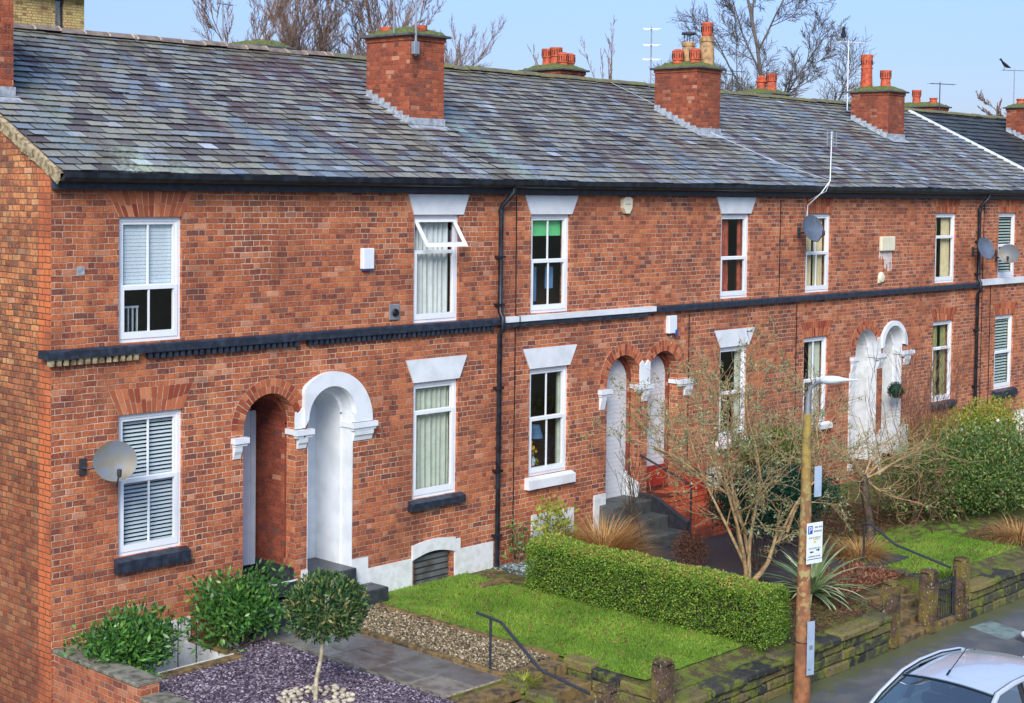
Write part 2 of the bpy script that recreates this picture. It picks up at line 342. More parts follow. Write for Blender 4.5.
# ------------------------------------------------------------------ geometry helpers
class MB:
    def __init__(s): s.v = []; s.f = []; s.r = []
    def add(s, vs, fs, r=None):
        o = len(s.v); s.v += [tuple(v) for v in vs]; s.f += [tuple(i+o for i in f) for f in fs]
        s.r += [random.random() if r is None else r]*len(fs); return s
    def box(s, x0, x1, y0, y1, z0, z1, r=None):
        v = [(x, y, z) for z in (z0, z1) for y in (y0, y1) for x in (x0, x1)]
        return s.add(v, [(0, 2, 3, 1), (4, 5, 7, 6), (0, 1, 5, 4), (2, 6, 7, 3), (0, 4, 6, 2), (1, 3, 7, 5)], r)
    def bbox(s, x0, x1, y0, y1, z0, z1, b=.01, r=None):
        # box with chamfered edges
        bm = bmesh.new(); bmesh.ops.create_cube(bm, size=1)
        for v in bm.verts: v.co = Vector(((x0+x1)/2+v.co.x*(x1-x0), (y0+y1)/2+v.co.y*(y1-y0), (z0+z1)/2+v.co.z*(z1-z0)))
        bmesh.ops.bevel(bm, geom=bm.edges[:], offset=b, segments=2, affect='EDGES', profile=.5)
        s.frombm(bm, r); return s
    def rock(s, x0, x1, y0, y1, z0, z1, j=.02, b=.03, cuts=2, r=None):
        bm = bmesh.new(); bmesh.ops.create_cube(bm, size=1)
        for v in bm.verts: v.co = Vector(((x0+x1)/2+v.co.x*(x1-x0), (y0+y1)/2+v.co.y*(y1-y0), (z0+z1)/2+v.co.z*(z1-z0)))
        bmesh.ops.bevel(bm, geom=bm.edges[:], offset=b, segments=1, affect='EDGES', profile=.5)
        bmesh.ops.subdivide_edges(bm, edges=[e for e in bm.edges if e.calc_length() > .12], cuts=cuts, use_grid_fill=True)
        for v in bm.verts: v.co += Vector([random.uniform(-j, j) for _ in range(3)])
        s.frombm(bm, r); return s
    def frombm(s, bm, r=None):
        bm.verts.index_update(); o = len(s.v)
        s.v += [tuple(v.co) for v in bm.verts]; rr = random.random() if r is None else r
        for f in bm.faces: s.f.append(tuple(v.index+o for v in f.verts)); s.r.append(rr)
        bm.free()
    def poly(s, pts, y0, y1, axis='y', r=None):
        # prism of a polygon given in (x,z) [axis y], (y,z) [axis x] or (x,y) [axis z]
        n = len(pts)
        if axis == 'y': V = [(a, y0, b) for a, b in pts]+[(a, y1, b) for a, b in pts]
        elif axis == 'x': V = [(y0, a, b) for a, b in pts]+[(y1, a, b) for a, b in pts]
        else: V = [(a, b, y0) for a, b in pts]+[(a, b, y1) for a, b in pts]
        F = [tuple(range(n)), tuple(range(2*n-1, n-1, -1))]+[(i, (i+1) % n+0, (i+1) % n+n, i+n)[::-1] for i in range(n)]
        return s.add(V, F, r)
    def plate(s, outer, holes, y0, y1):
        # wall plate in the xz plane with holes; front at y0, back at y1, reveals closed
        loops = [outer]+holes
        pts = [p for l in loops for p in l]
        tri = tessellate_polygon([[Vector((a, b, 0)) for a, b in l] for l in loops])
        n = len(pts); V = [(a, y0, b) for a, b in pts]+[(a, y1, b) for a, b in pts]; F = []
        for t in tri:
            a, b, c = (pts[i] for i in t)
            if (b[0]-a[0])*(c[1]-a[1])-(b[1]-a[1])*(c[0]-a[0]) < 0: t = t[::-1]
            F.append(tuple(t)); F.append(tuple(i+n for i in t[::-1]))
        o = 0
        for l in loops:
            m = len(l)
            for i in range(m):
                j = (i+1) % m; F.append((o+i, o+j, o+j+n, o+i+n))
            o += m
        return s.add(V, F, .5)
    def tube(s, pts, rad, n=8, cap=True, r=None):
        pts = [Vector(p) for p in pts]; k = len(pts)
        if not hasattr(rad, '__len__'): rad = [rad]*k
        V = []; F = []; a = None
        for i, p in enumerate(pts):
            d = (pts[min(i+1, k-1)]-pts[max(i-1, 0)]).normalized()
            if a is None: a = d.orthogonal().normalized()
            else: a = (a-d*a.dot(d)).normalized() if (a-d*a.dot(d)).length > 1e-5 else d.orthogonal().normalized()
            b = d.cross(a)
            for j in range(n):
                t = 2*math.pi*j/n; V.append(p+(a*math.cos(t)+b*math.sin(t))*rad[i])
        for i in range(k-1):
            for j in range(n):
                F.append((i*n+j, i*n+(j+1) % n, (i+1)*n+(j+1) % n, (i+1)*n+j))
        if cap: F += [tuple(range(n))[::-1], tuple(range((k-1)*n, k*n))]
        return s.add(V, F, r)
    def lathe(s, prof, c=(0, 0, 0), n=20, r=None):
        V = []; F = []; k = len(prof)
        for rr, z in prof:
            for j in range(n):
                t = 2*math.pi*j/n; V.append((c[0]+rr*math.cos(t), c[1]+rr*math.sin(t), c[2]+z))
        for i in range(k-1):
            for j in range(n): F.append((i*n+j, i*n+(j+1) % n, (i+1)*n+(j+1) % n, (i+1)*n+j))
        F += [tuple(range(n))[::-1], tuple(range((k-1)*n, k*n))]
        return s.add(V, F, r)
    def sphere(s, c, r3, u=12, v=8, j=0, r=None):
        if not hasattr(r3, '__len__'): r3 = (r3,)*3
        V = [(c[0], c[1], c[2]-r3[2])]; F = []
        for i in range(1, v):
            ph = -math.pi/2+math.pi*i/v
            for k in range(u):
                t = 2*math.pi*k/u; q = 1+random.uniform(-j, j)
                V.append((c[0]+r3[0]*q*math.cos(ph)*math.cos(t), c[1]+r3[1]*q*math.cos(ph)*math.sin(t), c[2]+r3[2]*q*math.sin(ph)))
        V.append((c[0], c[1], c[2]+r3[2])); e = len(V)-1
        for k in range(u):
            F.append((0, 1+(k+1) % u, 1+k)); F.append((e, e-u+k, e-u+(k+1) % u))
        for i in range(v-2):
            for k in range(u):
                a = 1+i*u+k; b = 1+i*u+(k+1) % u; F.append((a, b, b+u, a+u))
        return s.add(V, F, r)

def wpos(o):
    p = Vector((0, 0, 0))
    while o is not None: p += o.location; o = o.parent
    return p

def link(name, me, mat, parent, local=False, smooth=False):
    me.materials.append(mat)
    if smooth:
        me.polygons.foreach_set('use_smooth', [True]*len(me.polygons))
    o = bpy.data.objects.new(name, me); COL.objects.link(o)
    if parent is not None: o.parent = parent
    return o

def part(name, mb, mat, parent=None, local=False, smooth=False, label=None):
    me = bpy.data.meshes.new(name)
    off = Vector((0, 0, 0)) if (local or parent is None) else wpos(parent)
    me.from_pydata([(v[0]-off.x, v[1]-off.y, v[2]-off.z) for v in mb.v], [], mb.f)
    a = me.attributes.new('rnd', 'FLOAT', 'FACE'); a.data.foreach_set('value', mb.r)
    me.update()
    bm = bmesh.new(); bm.from_mesh(me); bmesh.ops.recalc_face_normals(bm, faces=bm.faces[:]); bm.to_mesh(me); bm.free()
    if smooth:
        me.polygons.foreach_set('use_smooth', [True]*len(me.polygons))
        me.set_sharp_from_angle(angle=R(40))
    me.materials.append(M[mat] if isinstance(mat, str) else mat)
    o = bpy.data.objects.new(name, me); COL.objects.link(o)
    if parent is not None: o.parent = parent
    if label: o['label'] = label
    return o

def npmesh(name, V, F, rnd, mat, parent=None, label=None):
    """V (n,3), F (m,4) or (m,3)"""
    me = bpy.data.meshes.new(name); V = np.asarray(V, dtype=np.float32).copy(); F = np.asarray(F, dtype=np.int32)
    if parent is not None:
        V -= np.array(wpos(parent), dtype=np.float32)
    k = F.shape[1]
    me.vertices.add(len(V)); me.vertices.foreach_set('co', V.ravel())
    me.loops.add(F.size); me.loops.foreach_set('vertex_index', F.ravel())
    me.polygons.add(len(F)); me.polygons.foreach_set('loop_start', np.arange(0, F.size, k, dtype=np.int32))
    me.update(calc_edges=True)
    a = me.attributes.new('rnd', 'FLOAT', 'FACE'); a.data.foreach_set('value', np.asarray(rnd, dtype=np.float32))
    me.materials.append(M[mat]); o = bpy.data.objects.new(name, me); COL.objects.link(o)
    if parent is not None: o.parent = parent
    if label: o['label'] = label
    return o

def tag(o, label, cat, group=None, kind=None):
    if label: o['label'] = label
    if cat: o['category'] = cat
    if group: o['group'] = group
    if kind: o['kind'] = kind
    return o
def thing(name, loc, label, cat, group=None, rz=0):
    o = bpy.data.objects.new(name, None); COL.objects.link(o); o.location = loc; o.rotation_euler = (0, 0, rz)
    o.empty_display_size = .2
    return tag(o, label, cat, group)
def struct(o): o['kind'] = 'structure'; return o

def unit(v): return v/np.maximum(np.linalg.norm(v, axis=1, keepdims=True), 1e-6)
def leaf_geo(P, A, L, asp=.4, fold=.15):
    """leaves: base points P, axis A (unit), length L (n,), folded rhombs"""
    n = len(P); L = np.broadcast_to(np.asarray(L, dtype=float), (n,))[:, None]
    S = unit(np.cross(A, rng.normal(size=(n, 3)))); N = np.cross(S, A)
    mid = P+A*L*.5-N*L*fold
    V = np.stack([P, mid-S*L*asp*.5+N*L*fold, P+A*L, mid+S*L*asp*.5+N*L*fold], 1).reshape(-1, 3)
    F = np.arange(4*n).reshape(n, 4); return V, F
def leaves(name, P, A, L, asp, mat, parent, rnd=None, fold=.12, label=None):
    V, F = leaf_geo(P, A, L, asp, fold)
    if rnd is None: rnd = rng.random(len(P))
    return npmesh(name, V, F, rnd, mat, parent, label)

def skel_geo(branches, n=4):
    """branches: list of (pts list, radii list) -> tubes as one numpy mesh"""
    Vs = []; Fs = []; o = 0
    ang = np.arange(n)*2*np.pi/n; ca, sa = np.cos(ang), np.sin(ang)
    for pts, rad in branches:
        p = np.asarray(pts); k = len(p)
        d = unit(np.gradient(p, axis=0))
        ref = np.array([.3, .2, 1.]) if abs(d[0][2]) < .9 else np.array([1., .1, 0.])
        a = unit(np.cross(d, ref[None])); b = np.cross(d, a)
        r = np.asarray(rad)[:, None, None]
        V = p[:, None, :]+(a[:, None, :]*ca[None, :, None]+b[:, None, :]*sa[None, :, None])*r
        Vs.append(V.reshape(-1, 3))
        i = np.arange(k-1)[:, None]*n; j = np.arange(n)[None]; j2 = (j+1) % n
        F = np.stack([i+j, i+j2, i+n+j2, i+n+j], -1).reshape(-1, 4)+o
        Fs.append(F); o += k*n
    return np.concatenate(Vs), np.concatenate(Fs)

def grow(p, d, length, rad, depth, rs, out, tips, spread=.6, up=.12, kids=(3, 5), wig=.12, shrink=.62, rmin=.003, segs=5, minstart=.25, twist=0):
    """one branch with its side branches"""
    pts = [p]; rads = [rad]; dd = d/np.linalg.norm(d)
    for i in range(segs):
        dd = dd+rs.normal(size=3)*wig+np.array([0, 0, up]); dd /= np.linalg.norm(dd)
        pts.append(pts[-1]+dd*length/segs); rads.append(max(rad*(1-.75*(i+1)/segs), rmin))
    out.append((pts, rads, depth))
    if depth == 0:
        tips.append((pts[-1], dd)); return
    k = rs.integers(kids[0], kids[1]+1)
    for q in range(k):
        t = minstart+(1-minstart)*(q+rs.random())/k; x = t*segs; i = min(int(x), segs-1); f = x-i
        base = pts[i]*(1-f)+pts[i+1]*f
        ax = pts[i+1]-pts[i]; ax = ax/np.linalg.norm(ax)
        side = np.cross(ax, rs.normal(size=3)); side /= np.linalg.norm(side)
        nd = ax*math.cos(spread)+side*math.sin(spread)*rs.uniform(.7, 1.2)
        r = max((rads[i]*(1-f)+rads[i+1]*f)*.6, rmin)
        grow(base, nd, length*shrink*rs.uniform(.7, 1.15), r, depth-1, rs, out, tips, spread, up, kids, wig, shrink, rmin, segs, .15)
# ------------------------------------------------------------------ the terrace
EAVE, RIDGE_Y, RIDGE_Z, SY, SZ = 6.27, 4.5, 8.78, -.25, 6.5
SL = (RIDGE_Z-SZ)/(RIDGE_Y-SY)
def roofz(y): return SZ+SL*(y-SY) if y <= RIDGE_Y else RIDGE_Z-SL*(y-RIDGE_Y)

def arch_loop(x0, x1, zb, zs, k=18):
    c = (x0+x1)/2; r = (x1-x0)/2
    return [(x0, zb), (x1, zb)]+[(c+r*math.cos(math.pi*i/k), zs+r*math.sin(math.pi*i/k)) for i in range(k+1)]
def rect_loop(x0, x1, z0, z1): return [(x0, z0), (x1, z0), (x1, z1), (x0, z1)]

def roof_slates(name, x0, x1, parent, mat='slate', w=.27, ex=.212, gapz=.013, seed=1):
    rs = np.random.default_rng(seed); L = math.hypot(RIDGE_Y-SY, RIDGE_Z-SZ); n = int(L/ex)
    dy, dz = (RIDGE_Y-SY)/L, (RIDGE_Z-SZ)/L
    V = []; F = []; rr = []
    for k in range(n+1):
        s0 = k*ex-.03; s1 = min(s0+ex+.03, L)
        if s0 >= L-.05: break
        off = (w/2 if k % 2 else 0)
        i0 = math.floor((x0-off)/w); i1 = math.ceil((x1-off)/w)
        for i in range(i0, i1):
            a = max(i*w+off+.005+rs.uniform(-.004, .004), x0+.001); b = min((i+1)*w+off-.009+rs.uniform(-.004, .004), x1-.001)
            if b-a < .03: continue
            e = s0+rs.normal()*.005; h = gapz+.004+abs(rs.normal())*.006; t = .013
            sag = .012*math.sin(i*w*.9+1)+.01*math.sin(i*w*2.3+k*.2)
            if rs.random() < .012: e -= rs.uniform(.01, .04)
            tl = rs.normal()*.0016
            def pt(x, s, up): return (x, SY+s*dy-up*dz, SZ+s*dz+up*dy+sag*min(1, 1)*.6)
            o = len(V)
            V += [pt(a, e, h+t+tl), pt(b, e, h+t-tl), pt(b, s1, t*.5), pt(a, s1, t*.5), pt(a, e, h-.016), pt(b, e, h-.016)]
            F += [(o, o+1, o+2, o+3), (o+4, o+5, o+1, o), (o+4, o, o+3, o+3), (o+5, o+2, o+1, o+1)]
            r = rs.uniform(.04, 1); rr += [r, 0, 0, 0]  # edge faces take the darkest tone: mossy dirt plus painted shadow under the tails
    F = [f if len(set(f)) == 4 else tuple(dict.fromkeys(f)) for f in F]
    mb = MB(); mb.v = V; mb.f = F; mb.r = rr
    return part(name, mb, mat, parent)

def curtain_mb(x0, x1, z0, z1, y, amp=.03, wl=.11):
    n = max(int((x1-x0)/.018), 6); m = MB(); V = []; F = []
    for i in range(n+1):
        x = x0+(x1-x0)*i/n; yy = y+amp*math.sin(2*math.pi*x/wl+.8*math.sin(x*17))
        V += [(x, yy, z0), (x+.012*math.sin(x*9), yy+.01, z1)]
    for i in range(n): F.append((2*i, 2*i+2, 2*i+3, 2*i+1))
    return m.add(V, F)

def frame_mb(x0, x1, z0, z1, y0, y1, t, tb=None):
    tb = tb or t; m = MB()
    m.box(x0, x0+t, y0, y1, z0, z1); m.box(x1-t, x1, y0, y1, z0, z1)
    m.box(x0+t, x1-t, y0, y1, z0, z0+tb); m.box(x0+t, x1-t, y0, y1, z1-t, z1); return m

def window(house, x0, x1, z0, z1, mid=.5, bars=True, vent=False, dress=(), frame_label=None, lower_off=.02, y=.05):
    """sash-type window: outer frame > sashes, panes, bars and what hangs behind the glass"""
    w = part('window', frame_mb(x0, x1, z0, z1, y, y+.07, .06, .07), 'upvc', house, label=frame_label)
    zm = z0+(z1-z0)*mid
    base = wpos(house)
    lo = frame_mb(x0+.05, x1-.05, z0+.05, zm+.02, y-.012, y+.045, .055, .09)
    part('sash', lo, 'upvc', w)
    if not vent:
        up = frame_mb(x0+.05, x1-.05, zm-.03, z1-.05, y+.012, y+.06, .05, .06)
        part('sash', up, 'upvc', w)
        g = MB().add([(x0+.09, y+.035, zm+.02), (x1-.09, y+.035, zm+.02), (x1-.09, y+.035, z1-.09), (x0+.09, y+.035, z1-.09)], [(0, 1, 2, 3)]); part('pane', g, 'glass', w)
    g = MB().add([(x0+.1, y+.012, z0+.13), (x1-.1, y+.012, z0+.13), (x1-.1, y+.012, zm-.03), (x0+.1, y+.012, zm-.03)], [(0, 1, 2, 3)]); part('pane', g, 'glass', w)
    if bars:
        c = (x0+x1)/2
        b = MB().box(c-.011, c+.011, y-.004, y+.02, z0+.12, zm-.02)
        if not vent: b.box(c-.011, c+.011, y+.02, y+.044, zm, z1-.09)
        part('glazing_bar', b, 'upvc', w)
    for d in dress:
        k = d[0]
        if k == 'curtain': part('curtain', curtain_mb(x0+.06+d[2]*(x1-x0-.12), x0+.06+d[3]*(x1-x0-.12), z0+.05, z1-.06, y+.115), d[1], w)
        elif k == 'roller': part('blind', MB().box(x0+.07, x1-.07, y+.12, y+.125, z0+(z1-z0)*d[2], z1-.06), d[1], w)
        elif k == 'slats':
            m = MB(); zz = z0+.1 if len(d) < 3 else z0+(z1-z0)*d[2]; step = .052 if len(d) < 4 else d[3]; rise = step*(.97 if len(d) > 4 else .5); run = .006 if len(d) > 4 else .03
            while zz < z1-.08:
                m.add([(x0+.07, y+.07, zz), (x1-.07, y+.07, zz), (x1-.07, y+.07+run, zz+rise), (x0+.07, y+.07+run, zz+rise)], [(0, 1, 2, 3)]); zz += step
            part('blind', m, d[1], w)
    return w

def fan_arch(house, x0, x1, z0, z1, splay, parent=None, n=None):
    """flat gauged-brick arch, each brick on edge and tapering"""
    n = n or int((x1-x0)/.078)+1
    m = MB(); c = (x0+x1)/2; hw0 = (x1-x0)/2; hw1 = hw0+splay
    for i in range(n):
        a, b = -1+2*i/n, -1+2*(i+1)/n; g = .008
        zc = (z0+z1)/2+random.uniform(-.03, .03); cc = .004
        pb = lambda t, z: c+t*(hw0+(hw1-hw0)*(z-z0)/(z1-z0))
        for za, zb in ((z0+.003, zc-cc), (zc+cc, z1-.003)):
            m.poly([(pb(a, za)+g, za), (pb(b, za)-g, za), (pb(b, zb)-g, zb), (pb(a, zb)+g, zb)], -.007-random.uniform(0, .004), .0)
    back = MB().poly([(c-hw0-.004, z0), (c+hw0+.004, z0), (c+hw1, z1), (c-hw1, z1)], -.003, .001)
    o = part('brick_arch', m, 'vouss', house)
    part('mortar_joints', back, 'archmortar', o); return o

def ring_arch(house, cx, cz, r0, r1, n=26, a0=0, a1=180, clip=None, two=True):
    m = MB()
    for i in range(n):
        t0 = R(a0+(a1-a0)*i/n); t1 = R(a0+(a1-a0)*(i+1)/n); g = .008
        segs = ((r0+.002, (r0+r1)/2-.004), ((r0+r1)/2+.004, r1-.003)) if two else ((r0+.002, r1-.003),)
        for ra, rb in segs:
            P = [(ra, t0+g/ra), (ra, t1-g/ra), (rb, t1-g/rb), (rb, t0+g/rb)]
            q = [(cx+r*math.cos(t), cz+r*math.sin(t)) for r, t in P]
            if clip and any(not clip[0] < a < clip[1] for a, b in q): continue
            m.poly(q, -.007-random.uniform(0, .005), .0)
    o = part('brick_arch', m, 'vouss', house)
    k = 24; pts = [(cx+r1*math.cos(R(a0+(a1-a0)*i/k)), cz+r1*math.sin(R(a0+(a1-a0)*i/k))) for i in range(k+1)]
    pin = [(cx+r0*math.cos(R(a0+(a1-a0)*i/k)), cz+r0*math.sin(R(a0+(a1-a0)*i/k))) for i in range(k+1)]
    b = MB()
    for i in range(k):
        q = [pin[i], pin[i+1], pts[i+1], pts[i]]
        if clip and any(not clip[0] < a < clip[1] for a, _ in q): continue
        b.poly(q, -.003, .001)
    part('mortar_joints', b, 'archmortar', o); return o

def lintel(house, x0, x1, z0, z1, s=.14):
    m = MB().poly([(x0-.01, z0), (x1+.01, z0), (x1+s, z1), (x0-s, z1)], -.022, .08)
    return part('lintel', m, 'white', house)
def sill(house, x0, x1, zt, mat, h=.17, e=.09):
    m = MB(); y0 = -.11
    m.add([(x0-e, y0, zt-h), (x1+e, y0, zt-h), (x1+e, .0, zt-h-.005), (x0-e, .0, zt-h-.005), (x0-e, y0, zt-.045), (x1+e, y0, zt-.045), (x1+e, .0, zt-.004), (x0-e, .0, zt-.004)],
          [(0, 3, 2, 1), (4, 5, 6, 7), (0, 1, 5, 4), (2, 3, 7, 6), (1, 2, 6, 5), (0, 4, 7, 3)])
    m.box(x0+.003, x1-.003, -.001, .06, zt-.05, zt-.002)
    return part('window_sill', m, mat, house)

def impost(house, x0, x1, bx0, bx1, z=2.72, ret=None, low=.27, depth=.1):
    """white moulded band on a corbel; ret = (x, y1) returns into the porch"""
    m = MB().box(x0, x1, -depth, .0, z-.045, z+.035).box(x0+.02, x1-.02, -depth*.75, .0, z-.085, z-.046)
    if ret: m.box(min(ret[0], ret[0]-.03*ret[2]), max(ret[0], ret[0]-.03*ret[2]), .0, ret[1], z-.045, z+.034)
    o = part('impost', m, 'white', house)
    c = MB().poly([(-depth*.7, z-.086), (.0, z-.086), (.0, z-low), (-.02, z-low), (-.035, z-low+.06), (-depth*.6, z-.16)], bx0, bx1, 'x')
    part('corbel', c, 'white', o); return o

def chimney(house, x0, x1, y0, y1, ztop, pots, flash=True, cap='caps', aerial_box=False):
    zb = min(roofz(y0), roofz(y1))-.3
    m = MB().box(x0, x1, y0, y1, zb, ztop)
    m.box(x0-.02, x1+.02, y0-.02, y1+.02, ztop-.075, ztop-.002)
    st = part('chimney', m, 'brick_chimney', house)
    # cap: thin slab with a mossy mortar hip on top
    bm = bmesh.new(); nx, ny = 9, 11; g = {}
    for i in range(nx+1):
        for j in range(ny+1):
            u, v = i/nx, j/ny; e = min(min(u, 1-u)*(x1-x0+.16), min(v, 1-v)*(y1-y0+.16))
            h = ztop+.05+min(e*.45, .13)+random.uniform(-.014, .014)
            if i in (0, nx) or j in (0, ny): h = ztop+.035+random.uniform(-.008, .012)
            g[i, j] = bm.verts.new((x0-.08+u*(x1-x0+.16), y0-.08+v*(y1-y0+.16), h))
    for i in range(nx):
        for j in range(ny): bm.faces.new((g[i, j], g[i+1, j], g[i+1, j+1], g[i, j+1]))
    c = MB(); c.frombm(bm); part('moss', c, 'moss' if cap == 'moss' else 'caps', st, smooth=True)
    c = MB().bbox(x0-.09, x1+.09, y0-.09, y1+.09, ztop, ztop+.045, .012); part('cap', c, 'oldstep', st)
    for px, py, kind in pots:
        p = MB(); c0 = (px, py, ztop+.1)
        if kind == 'short': p.lathe([(.11, 0), (.12, .1), (.105, .14), (.13, .17), (.13, .2), (.09, .2), (.09, .1)], c0); mt = 'terra'
        elif kind == 'stub': p.lathe([(.11, 0), (.13, .05), (.13, .1), (.09, .1)], c0); mt = 'terra'
        elif kind == 'slots':
            p.lathe([(.1, 0), (.12, .04), (.105, .06), (.105, .09), (.125, .1), (.125, .27), (.135, .28), (.13, .3), (.06, .34)], c0); mt = 'terra'
        elif kind == 'buff': p.lathe([(.16, 0), (.15, .3), (.13, .42), (.15, .43), (.15, .5), (.13, .52), (.09, .52), (.09, .4)], c0); mt = 'buffpot'
        elif kind == 'bufftall': p.lathe([(.17, 0), (.16, .35), (.14, .5), (.16, .51), (.16, .6), (.14, .62), (.09, .62)], c0); mt = 'buffpot'
        elif kind == 'tall': p.lathe([(.16, 0), (.14, .5), (.16, .56), (.14, .58), (.15, .8), (.16, .86), (.16, .9), (.1, .9), (.1, .7)], c0); mt = 'terra'
        elif kind == 'mid': p.lathe([(.14, 0), (.12, .25), (.14, .27), (.14, .42), (.15, .44), (.15, .48), (.1, .48), (.1, .3)], c0); mt = 'terra'
        elif kind == 'dome': p.lathe([(.13, 0), (.13, .26), (.16, .28), (.16, .32), (.13, .34), (.14, .4), (.08, .46), (.02, .47)], c0); mt = 'terra'
        po = part('chimney_pot', p, mt, st, smooth=True)
        if kind in ('slots', 'bufftall', 'mid', 'tall'):
            zz = {'slots': .19, 'bufftall': .78, 'mid': .36, 'tall': .7}[kind]; rr = {'slots': .127, 'bufftall': .127, 'mid': .142, 'tall': .152}[kind]
            if kind == 'bufftall':
                q = MB().lathe([(.1, .62), (.12, .66), (.12, .88), (.13, .89), (.12, .92), (.05, .94)], c0); part('cowl', q, 'terra', po, smooth=True) if False else part('chimney_pot', q, 'terra', st, smooth=True)
            s_ = MB()
            for a in range(14):
                t = a/14*2*math.pi; x, y = px+rr*math.cos(t), py+rr*math.sin(t)
                s_.tube([(x, y, ztop+.1+zz-.06), (x, y, ztop+.1+zz+.06)], .007, 4)
            part('vent_slots', s_, 'trim', st)
        if kind == 'buff':
            q = MB()
            for a in range(4):
                t = a/4*2*math.pi+.4; q.tube([(px+.1*math.cos(t), py+.1*math.sin(t), c0[2]+.5), (px+.1*math.cos(t), py+.1*math.sin(t), c0[2]+.68)], .01, 5)
            q.lathe([(.15, .68), (.16, .7), (.14, .73), (.03, .75)], c0); part('cowl', q, 'darkmetal', st)
    if flash and y1 < RIDGE_Y+.1:
        f = MB(); zf = roofz(y0)
        f.add([(x0-.03, y0-.012, zf+.16), (x1+.03, y0-.012, zf+.16), (x1+.03, y0-.012, zf+.0), (x0-.03, y0-.012, zf+.0)], [(0, 1, 2, 3)])
        f.add([(x0-.05, y0-.014, zf+.035), (x1+.05, y0-.014, zf+.035), (x1+.06, y0-.2, roofz(y0-.2)+.04), (x0-.06, y0-.2, roofz(y0-.2)+.04)], [(0, 1, 2, 3)])
        k = 7; dy = (y1-y0)/k
        for side, xs in ((-1, x0), (1, x1)):
            for i in range(k):
                ya, yb = y0+i*dy, y0+(i+1)*dy; zt = roofz(ya)+.15
                if side < 0: f.box(xs-.008, xs-.004, ya, yb, roofz(ya), zt+.05)
                f.add([(xs, ya, roofz(ya)+.032), (xs, yb, roofz(yb)+.032), (xs+side*.07, yb, roofz(yb)+.03), (xs+side*.07, ya, roofz(ya)+.03)], [(0, 1, 2, 3)])
        part('flashing', f, 'lead', st)
    return st

CASE = []
def house(x0, x1, label, openings, slate='slate', string='black', brickm='brick', dentils=False, ridge='plain', gutter=True, cellar=None):
    h = thing('terraced_house', (x0, 0, 0), label, 'house', 'brick terraced houses in one row')
    holes = []
    for o in openings: holes.append(o)
    m = MB().plate([(x0, -.9), (x1, -.9), (x1, 6.45), (x0, 6.45)], holes, .0, .22)
    part('front_wall', m, brickm, h)
    m = MB().box(x0, x1, 8.8, 9., -.9, 6.4)
    m.poly([(.23, -.9), (8.79, -.9), (8.79, 6.3), (4.5, 8.6), (.23, 6.5)], x1-.12, x1-.02, 'x')
    m.box(x0, x1-.13, .5, 8.7, 3.6, 3.7)                       # first floor
    m.box(x0, x1-.13, 1.6, 1.7, -.8, 3.59).box(x0, x1-.13, 1.6, 1.7, 3.71, 6.2)
    m.box(x0, x1-.13, .24, 8.7, 6.2, 6.25)
    part('inner_walls', m, 'room', h)
    # roof deck, slates, ridge
    deck = MB().poly([(SY+.03, SZ-.02), (RIDGE_Y, RIDGE_Z-.01), (9.25, SZ-.02), (9.25, SZ-.12), (RIDGE_Y, RIDGE_Z-.12), (SY+.03, SZ-.10)], x0, x1, 'x')
    rf = part('roof', deck, 'slateplate', h)
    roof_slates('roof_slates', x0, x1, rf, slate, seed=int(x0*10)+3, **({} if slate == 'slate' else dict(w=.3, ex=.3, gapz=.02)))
    rt = MB(); mo = MB(); x = x0; rr = .13
    while x < x1-.05:
        xe = min(x+.45, x1); dzz = random.uniform(-.012, .012)
        if ridge != 'moss' or True:
            k = 8; pts = []
            for r_, sg in ((rr, 1), (rr-.02, -1)):
                rng_ = range(k+1) if sg == 1 else range(k, -1, -1)
                for i in rng_:
                    t = math.pi*(i/k)*.86+math.pi*.07; pts.append((RIDGE_Y+r_*1.15*math.cos(t), RIDGE_Z-.03+dzz+r_*.85*math.sin(t)))
            rt.poly(pts, x+.012, xe-.012, 'x')
            mo.poly([(a, b+.006) for a, b in pts], xe-.014, xe+.014, 'x')
        x = xe
    part('ridge_tiles', rt, 'buffridge' if ridge == 'buff' else 'mossridge', rf); part('ridge_joints', mo, 'ridgemortar', rf) if ridge == 'buff' else None
    if gutter:
        g = MB()
        prof = [(-.345, 6.50), (-.34, 6.43), (-.31, 6.39), (-.25, 6.375), (-.19, 6.39), (-.165, 6.43), (-.16, 6.47), (-.175, 6.47), (-.185, 6.43), (-.21, 6.405), (-.25, 6.395), (-.295, 6.405), (-.325, 6.44), (-.33, 6.50)]
        g.poly(prof, x0, x1, 'x')
        part('gutter', g, 'gutter', h)
        f = MB().box(x0, x1, -.16, .0, 6.36, 6.5).box(x0, x1, -.10, .0, EAVE, 6.359)
        part('fascia', f, 'black', h)
    return h

M['archmortar'] = simple('arch_mortar', (196, 168, 142), .9, rgb2=(150, 116, 94), scale=9)
M['buffridge'] = simple('buff_ridge_tile', (136, 122, 110), .85, rgb2=(104, 92, 88), scale=7, bump=.5)
M['ridgemortar'] = simple('ridge_mortar', (206, 190, 168), .9, rgb2=(160, 130, 108), scale=20, bump=.5)
M['mossridge'] = simple('mossy_ridge_tile', (104, 100, 88), .95, rgb2=(122, 120, 66), scale=9, bump=1., bscale=50)

# door openings (x0, x1, springing)
A1, A2, A3, A4, A5, A6 = (3.06, 4.02), (4.24, 5.10), (11.2, 12.16), (12.4, 13.34), (19.8, 20.72), (20.98, 21.84)
def aloop(a, zb=-.05): return arch_loop(a[0], a[1], zb, 3.33-(a[1]-a[0])/2)

